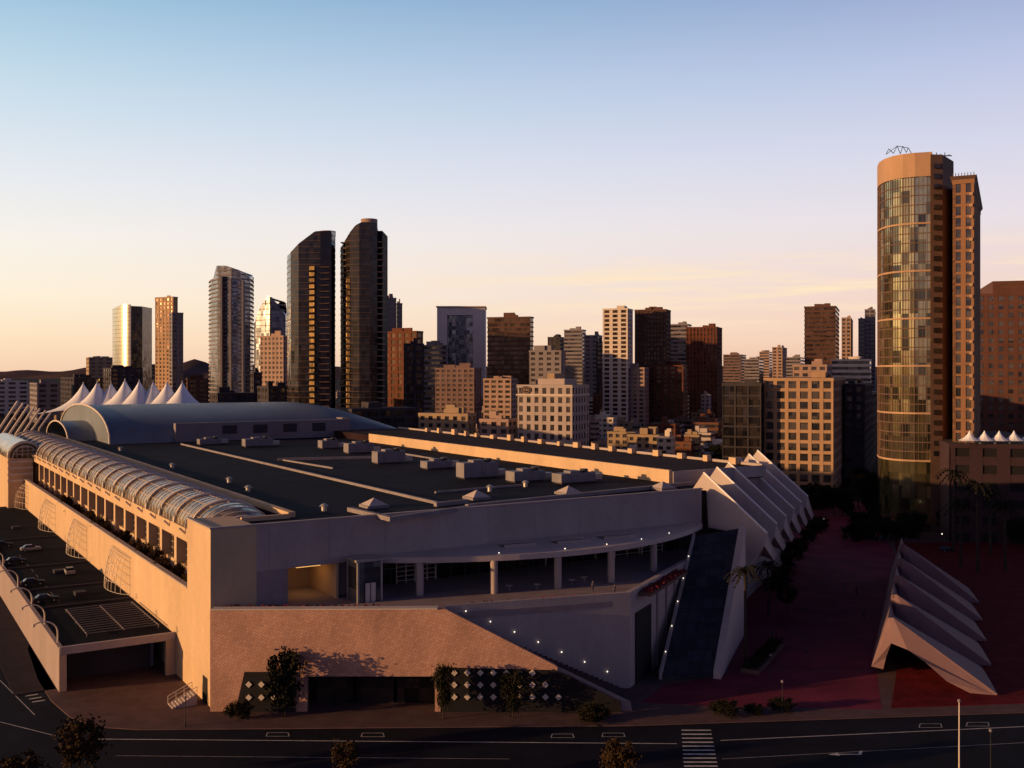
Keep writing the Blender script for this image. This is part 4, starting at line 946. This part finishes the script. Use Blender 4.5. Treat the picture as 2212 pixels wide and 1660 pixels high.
def flowers(pa,pb,zb,lab,n_=700,w=1.0,hgt=.7):
    a=Vector((pa[0],pa[1],zb)); b=Vector((pb[0],pb[1],zb)); d=(b-a).normalized(); kx=Vector((-d.y,d.x,0))*w
    root=thing('flower_bed',lab,'flower bed',a)
    m=MB(); m.prism([(a.x,a.y),(b.x,b.y),(b.x+kx.x,b.y+kx.y),(a.x+kx.x,a.y+kx.y)],zb,zb+.5); m.build('trough',M['stonedark'],root)
    m=MB(); rd=random.Random(len(lab))
    for i in range(n_):
        q=a.lerp(b,rd.random())+kx*rd.random()+Vector((0,0,.45+rd.random()*hgt*(.6+.4*math.sin(rd.random()*6)))); aa=Vector((rd.uniform(-1,1),rd.uniform(-1,1),rd.uniform(-1,1))).normalized()*.24; bb=aa.orthogonal().normalized()*.18
        m.add([q-aa,q+bb,q+aa,q-bb],[(0,1,2,3)])
    m.build('flowers',M['flower'],root,recalc=False)
flowers((-43.5,152.9),(-20,153.0),FZ+.01,'long red flower bed along the terrace edge, left one')
flowers((-8.5,153.9),(15.5,161.6),FZ+.01,'red flower bed above the stair wall, right one')
flowers((20,165.5),(29,184),FZ+.01,'dark red planted wedge beside the escalator wall',700,-2.6,.5)
def palm_mesh(seed,h):
    rd=random.Random(seed); t_=MB(); t_.tube([(0,0,0),(.1,0,h*.5),(.15,.05,h)],[.28,.2,.17],8)
    c=MB()
    for k in range(22):
        a=2*math.pi*k/22+rd.uniform(-.2,.2); L=rd.uniform(2.0,3.0); rise=rd.uniform(-.4,1.4); prev=None
        for s_ in range(8):
            u=s_/7; q=Vector((.15+L*u*math.cos(a),.05+L*u*math.sin(a),h+rise*math.sin(u*2.2)-1.9*u*u))
            if prev is not None:
                sd_=Vector((-math.sin(a),math.cos(a),0)); w=.5*(1-u*.6)
                c.add([prev,prev+(q-prev)*.5+sd_*w+Vector((0,0,-.25)),q],[(0,1,2)]); c.add([prev,prev+(q-prev)*.5-sd_*w+Vector((0,0,-.25)),q],[(0,1,2)])
            prev=q
    return t_.mesh('trunk',M['bark']),c.mesh('crown',M['leaf'],recalc=False)
PM=[palm_mesh(1,10),palm_mesh(2,13)]
def palm(x,y,z,sc1,lab,grp=None,i=0):
    root=thing('palm_tree',lab,'palm',(x,y,z),grp); root.rotation_euler.z=random.uniform(0,6)
    for nm,me in zip(('trunk','crown'),PM[i]):
        o=bpy.data.objects.new(nm,me); COL.objects.link(o); o.parent=root
    root.scale=(sc1,)*3
p=G(1610,1440); palm(p.x,p.y,.12,1.25,'tall palm on the plaza beside the escalator roof',None,1)
p=G(1660,1330); palm(p.x,p.y,.12,1.05,'shorter palm behind the tall plaza palm',None,0)
for i,(px,Y) in enumerate([(2075,262),(2112,255),(2172,258),(2060,285),(2140,280)]):
    b=W(px,805,Y); palm(b.x,Y,0,1.7,'tall dark palm before the hotel podium, %s in the row'%ORDN[i],'palms before the hotel podium',i%2)

# ------------------------------------------------------------------ street furniture
def pole(name,lab,base,top,r=.1,arm=None,grp=None,cat='lamp',lit=False):
    root=thing(name,lab,cat,base,grp); m=MB(); m.tube([base,Vector((base.x,base.y,top))],[r,r*.6],8); m.build('pole',M['white' if r>.09 else 'metaldark'],root)
    m=MB(); m.cyl(base.x,base.y,base.z,base.z+.5,r*2.2,10); m.build('base',M['metaldark'],root)
    m=MB(); m.ball(base.x,base.y,top+.2,.18 if lit else .22); m.build('lamp_globe',M['lamp' if lit else 'grey'],root)
    return root
b=W(2072,805,122); pole('street_pole','tall slim white pole rising at the lower right road edge',Vector((b.x,122,0)),W(2076,1518,122).z,.11)
b=W(2140,805,124); pole('street_pole','shorter dark pole right of the tall white pole',Vector((b.x,124,0)),W(2143,1582,124).z,.07)
LP=[(1905,1450,5,'lamp post in front of the plaza fin canopy'),(1690,1540,4.5,'lamp post at the plaza edge by the round shrub'),(400,1570,4,'lamp post at the near corner of the sunlit wall'),(1665,1470,4,'lamp post beside the plaza planter')]
for px,py,h,lab in LP: pole('lamp_post',lab,G(px,py,.12),h,.07)
LL=['lit lamp post beyond the last sawtooth fin','lit lamp post at the street bend beyond the fins','lit lamp post left of the park lawn','lit lamp post on the far lawn at right','lit lamp post at the foot of the tan grid building','lit lamp post before the hotel podium corner','lit lamp post between tan grid building and hotel']
for i,(px,py,h) in enumerate([(1780,1150,4),(1808,1092,4),(2035,1190,4.5),(2108,1150,4.5),(1838,1000,6),(2032,1085,5),(1870,1000,5)]):
    pole('lamp_post',LL[i],G(px,py),h,.08,lit=True)
def make_car(paint,lab,loc,rz,grp):
    root=thing('parked_car',lab,'car',(0,0,0),grp)
    prof=[(-2.2,.35),(2.2,.35),(2.25,.65),(2.1,.85),(1.1,.95),(-1.9,.98),(-2.25,.85)]
    m=MB(); m.loft([(x,-.88,z) for x,z in prof],[(x,.88,z) for x,z in prof]); m.build('body',M[paint],root)
    cb=[(-1.75,.97),(1.05,.95),(.35,1.42),(-1.2,1.45)]
    m=MB(); m.loft([(x,-.8+(.14 if z>1 else 0),z) for x,z in cb],[(x,.8-(.14 if z>1 else 0),z) for x,z in cb]); m.build('window',M['glassdark'],root)
    m=MB(); m.box(-1.15,.3,-.64,.64,1.452,1.49); m.build('roof',M[paint],root)
    for x in (-1.35,1.35):
        for y in (-.8,.8):
            m=MB(); a=[(x+.33*math.cos(t),y-.1,.33+.33*math.sin(t)) for t in rng(0,5.89,16)]; m.loft(a,[(p[0],p[1]+.2,p[2]) for p in a]); w=m.build('wheel',M['tyre'],root)
            s_=-.115 if y<0 else .105; m=MB(); a=[(x+.19*math.cos(t),y+s_,.33+.19*math.sin(t)) for t in rng(0,5.7,12)]; m.loft(a,[(p[0],p[1]+.01,p[2]) for p in a]); m.build('rim',M['metal'],w)
    for y in (-.6,.6):
        m=MB(); m.box(2.2,2.27,y-.18,y+.18,.62,.78); m.build('headlight',M['white'],root)
        m=MB(); m.box(-2.28,-2.2,y-.18,y+.18,.7,.86); m.build('tail_light',M['red'],root)
    root.location=loc; root.rotation_euler.z=rz
    return root
c0=make_car('car_dark','dark car parked nearest the sawtooth fins',G(1775,1142),1.1,'cars in the dark park street')
for (px,py,rz,lab) in [(1800,1085,1.2,'dark car on the street bend beyond the fins'),(1905,1168,.3,'dark car beside the park lawn'),(2045,1192,.2,'dark car behind the plaza fin canopy'),(1930,1105,1.0,'dark car in the middle of the dark park street'),(2120,1150,.2,'dark car near the right edge of the park')]:
    c=copy_tree(c0); c.location=G(px,py); c.rotation_euler.z=rz; c['label']=lab
for i,v in enumerate((58,76,104,130)):
    c=copy_tree(c0); q=CC.p(-14.6,v,6.61); c.location=q; c.rotation_euler.z=R(32.3); c['label']='dark car parked on the dock roof by its outer parapet, %s from the front'%ORDN[i]; c['group']='cars parked on the dock roof'
c1=make_car('car_white','white car parked on the dock roof, nearer one',G(150,1240,6.6),2.1,'cars parked on the dock roof')
c=copy_tree(c1); c.location=G(66,1190,6.6); c.rotation_euler.z=.6; c['label']='white car parked on the dock roof, farther one'
def person_mesh(stride,shirt):
    J=[(0,0,.95),(0,0,1.2),(0,0,1.42),(0,0,1.52),(0,.02,1.68),(-.2,0,1.40),(-.25,.02,1.12),(-.24,-.08,.88),(.2,0,1.40),(.25,.02,1.12),(.24,-.08,.88),(-.1,0,.92),(-.1,-stride*.5,.5),(-.1,-stride*.9+.02,.06),(-.1,-stride*.9-.14,.04),(.1,0,.92),(.1,stride*.4,.5),(.1,stride+.04,.08),(.1,stride-.12,.04)]
    E=[(0,1),(1,2),(2,3),(3,4),(2,5),(5,6),(6,7),(2,8),(8,9),(9,10),(0,11),(11,12),(12,13),(13,14),(0,15),(15,16),(16,17),(17,18)]
    Rr=[.14,.14,.15,.06,.11,.07,.05,.035,.07,.05,.035,.09,.07,.05,.04,.09,.07,.05,.04]
    me=bpy.data.meshes.new('body'); me.from_pydata(J,E,[]); o=bpy.data.objects.new('tmp',me); COL.objects.link(o)
    o.modifiers.new('s','SKIN'); 
    for i,v in enumerate(me.skin_vertices[0].data): v.radius=(Rr[i],Rr[i]*.8); v.use_root=(i==0)
    sb=o.modifiers.new('b','SUBSURF'); sb.levels=1; sb.render_levels=1
    bpy.context.view_layer.update()
    out=bpy.data.meshes.new_from_object(o.evaluated_get(bpy.context.evaluated_depsgraph_get())); bpy.data.objects.remove(o)
    out.materials.clear()
    for k_ in ('skin',shirt,'cloth_a'): out.materials.append(M[k_])
    for p in out.polygons:
        z=p.center.z; x=abs(p.center.x); p.material_index=0 if (z>1.5 or (x>.2 and z<1.1 and z>.8)) else (1 if z>.95 else 2); p.use_smooth=True
    return out
hm=MB(); hm.ball(0,.03,1.72,.118,10,6); hair=hm.mesh('hair',M['cloth_a'],smooth=True)
PME=[person_mesh(.05,'cloth_b'),person_mesh(.3,'cloth_a')]
PP=[(1281,1278,FZ,0,'person in dark clothes standing on the terrace under the canopy'),(1328,1286,FZ,0,'person standing near the terrace edge by the planted wedge'),(1742,1412,.13,1,'person walking across the red plaza by the palms'),(1850,1285,.13,1,'person walking on the far red plaza'),(1822,1278,.13,0,'person standing on the far red plaza'),(1668,1380,.13,1,'person walking behind the plaza planter'),(1866,1340,.13,1,'person walking left of the fin canopy')]
for px,py,z,k_,lab in PP:
    root=thing('person',lab,'person',G(px,py,z)); root.rotation_euler.z=random.uniform(0,6)
    for nm,me in (('body',PME[k_]),('hair',hair)):
        o=bpy.data.objects.new(nm,me); COL.objects.link(o); o.parent=root
for i,(px,py) in enumerate([(1160,1272),(1235,1262),(1100,1275),(1262,1256)]):
    p=G(px,py,FZ); root=thing('terrace_table','round white table on the terrace, %s listed from the left'%ORDN[[1,2,0,3][i]],'table',p,'white tables on the terrace')
    m=MB(); m.cyl(p.x,p.y,FZ+.7,FZ+.75,.6,16); m.build('tabletop',M['white'],root)
    m=MB(); m.cyl(p.x,p.y,FZ+.04,FZ+.7,.06,8); m.build('leg',M['metal'],root)
    m=MB(); m.cyl(p.x,p.y,FZ,FZ+.04,.35,12); m.build('base',M['metal'],root)
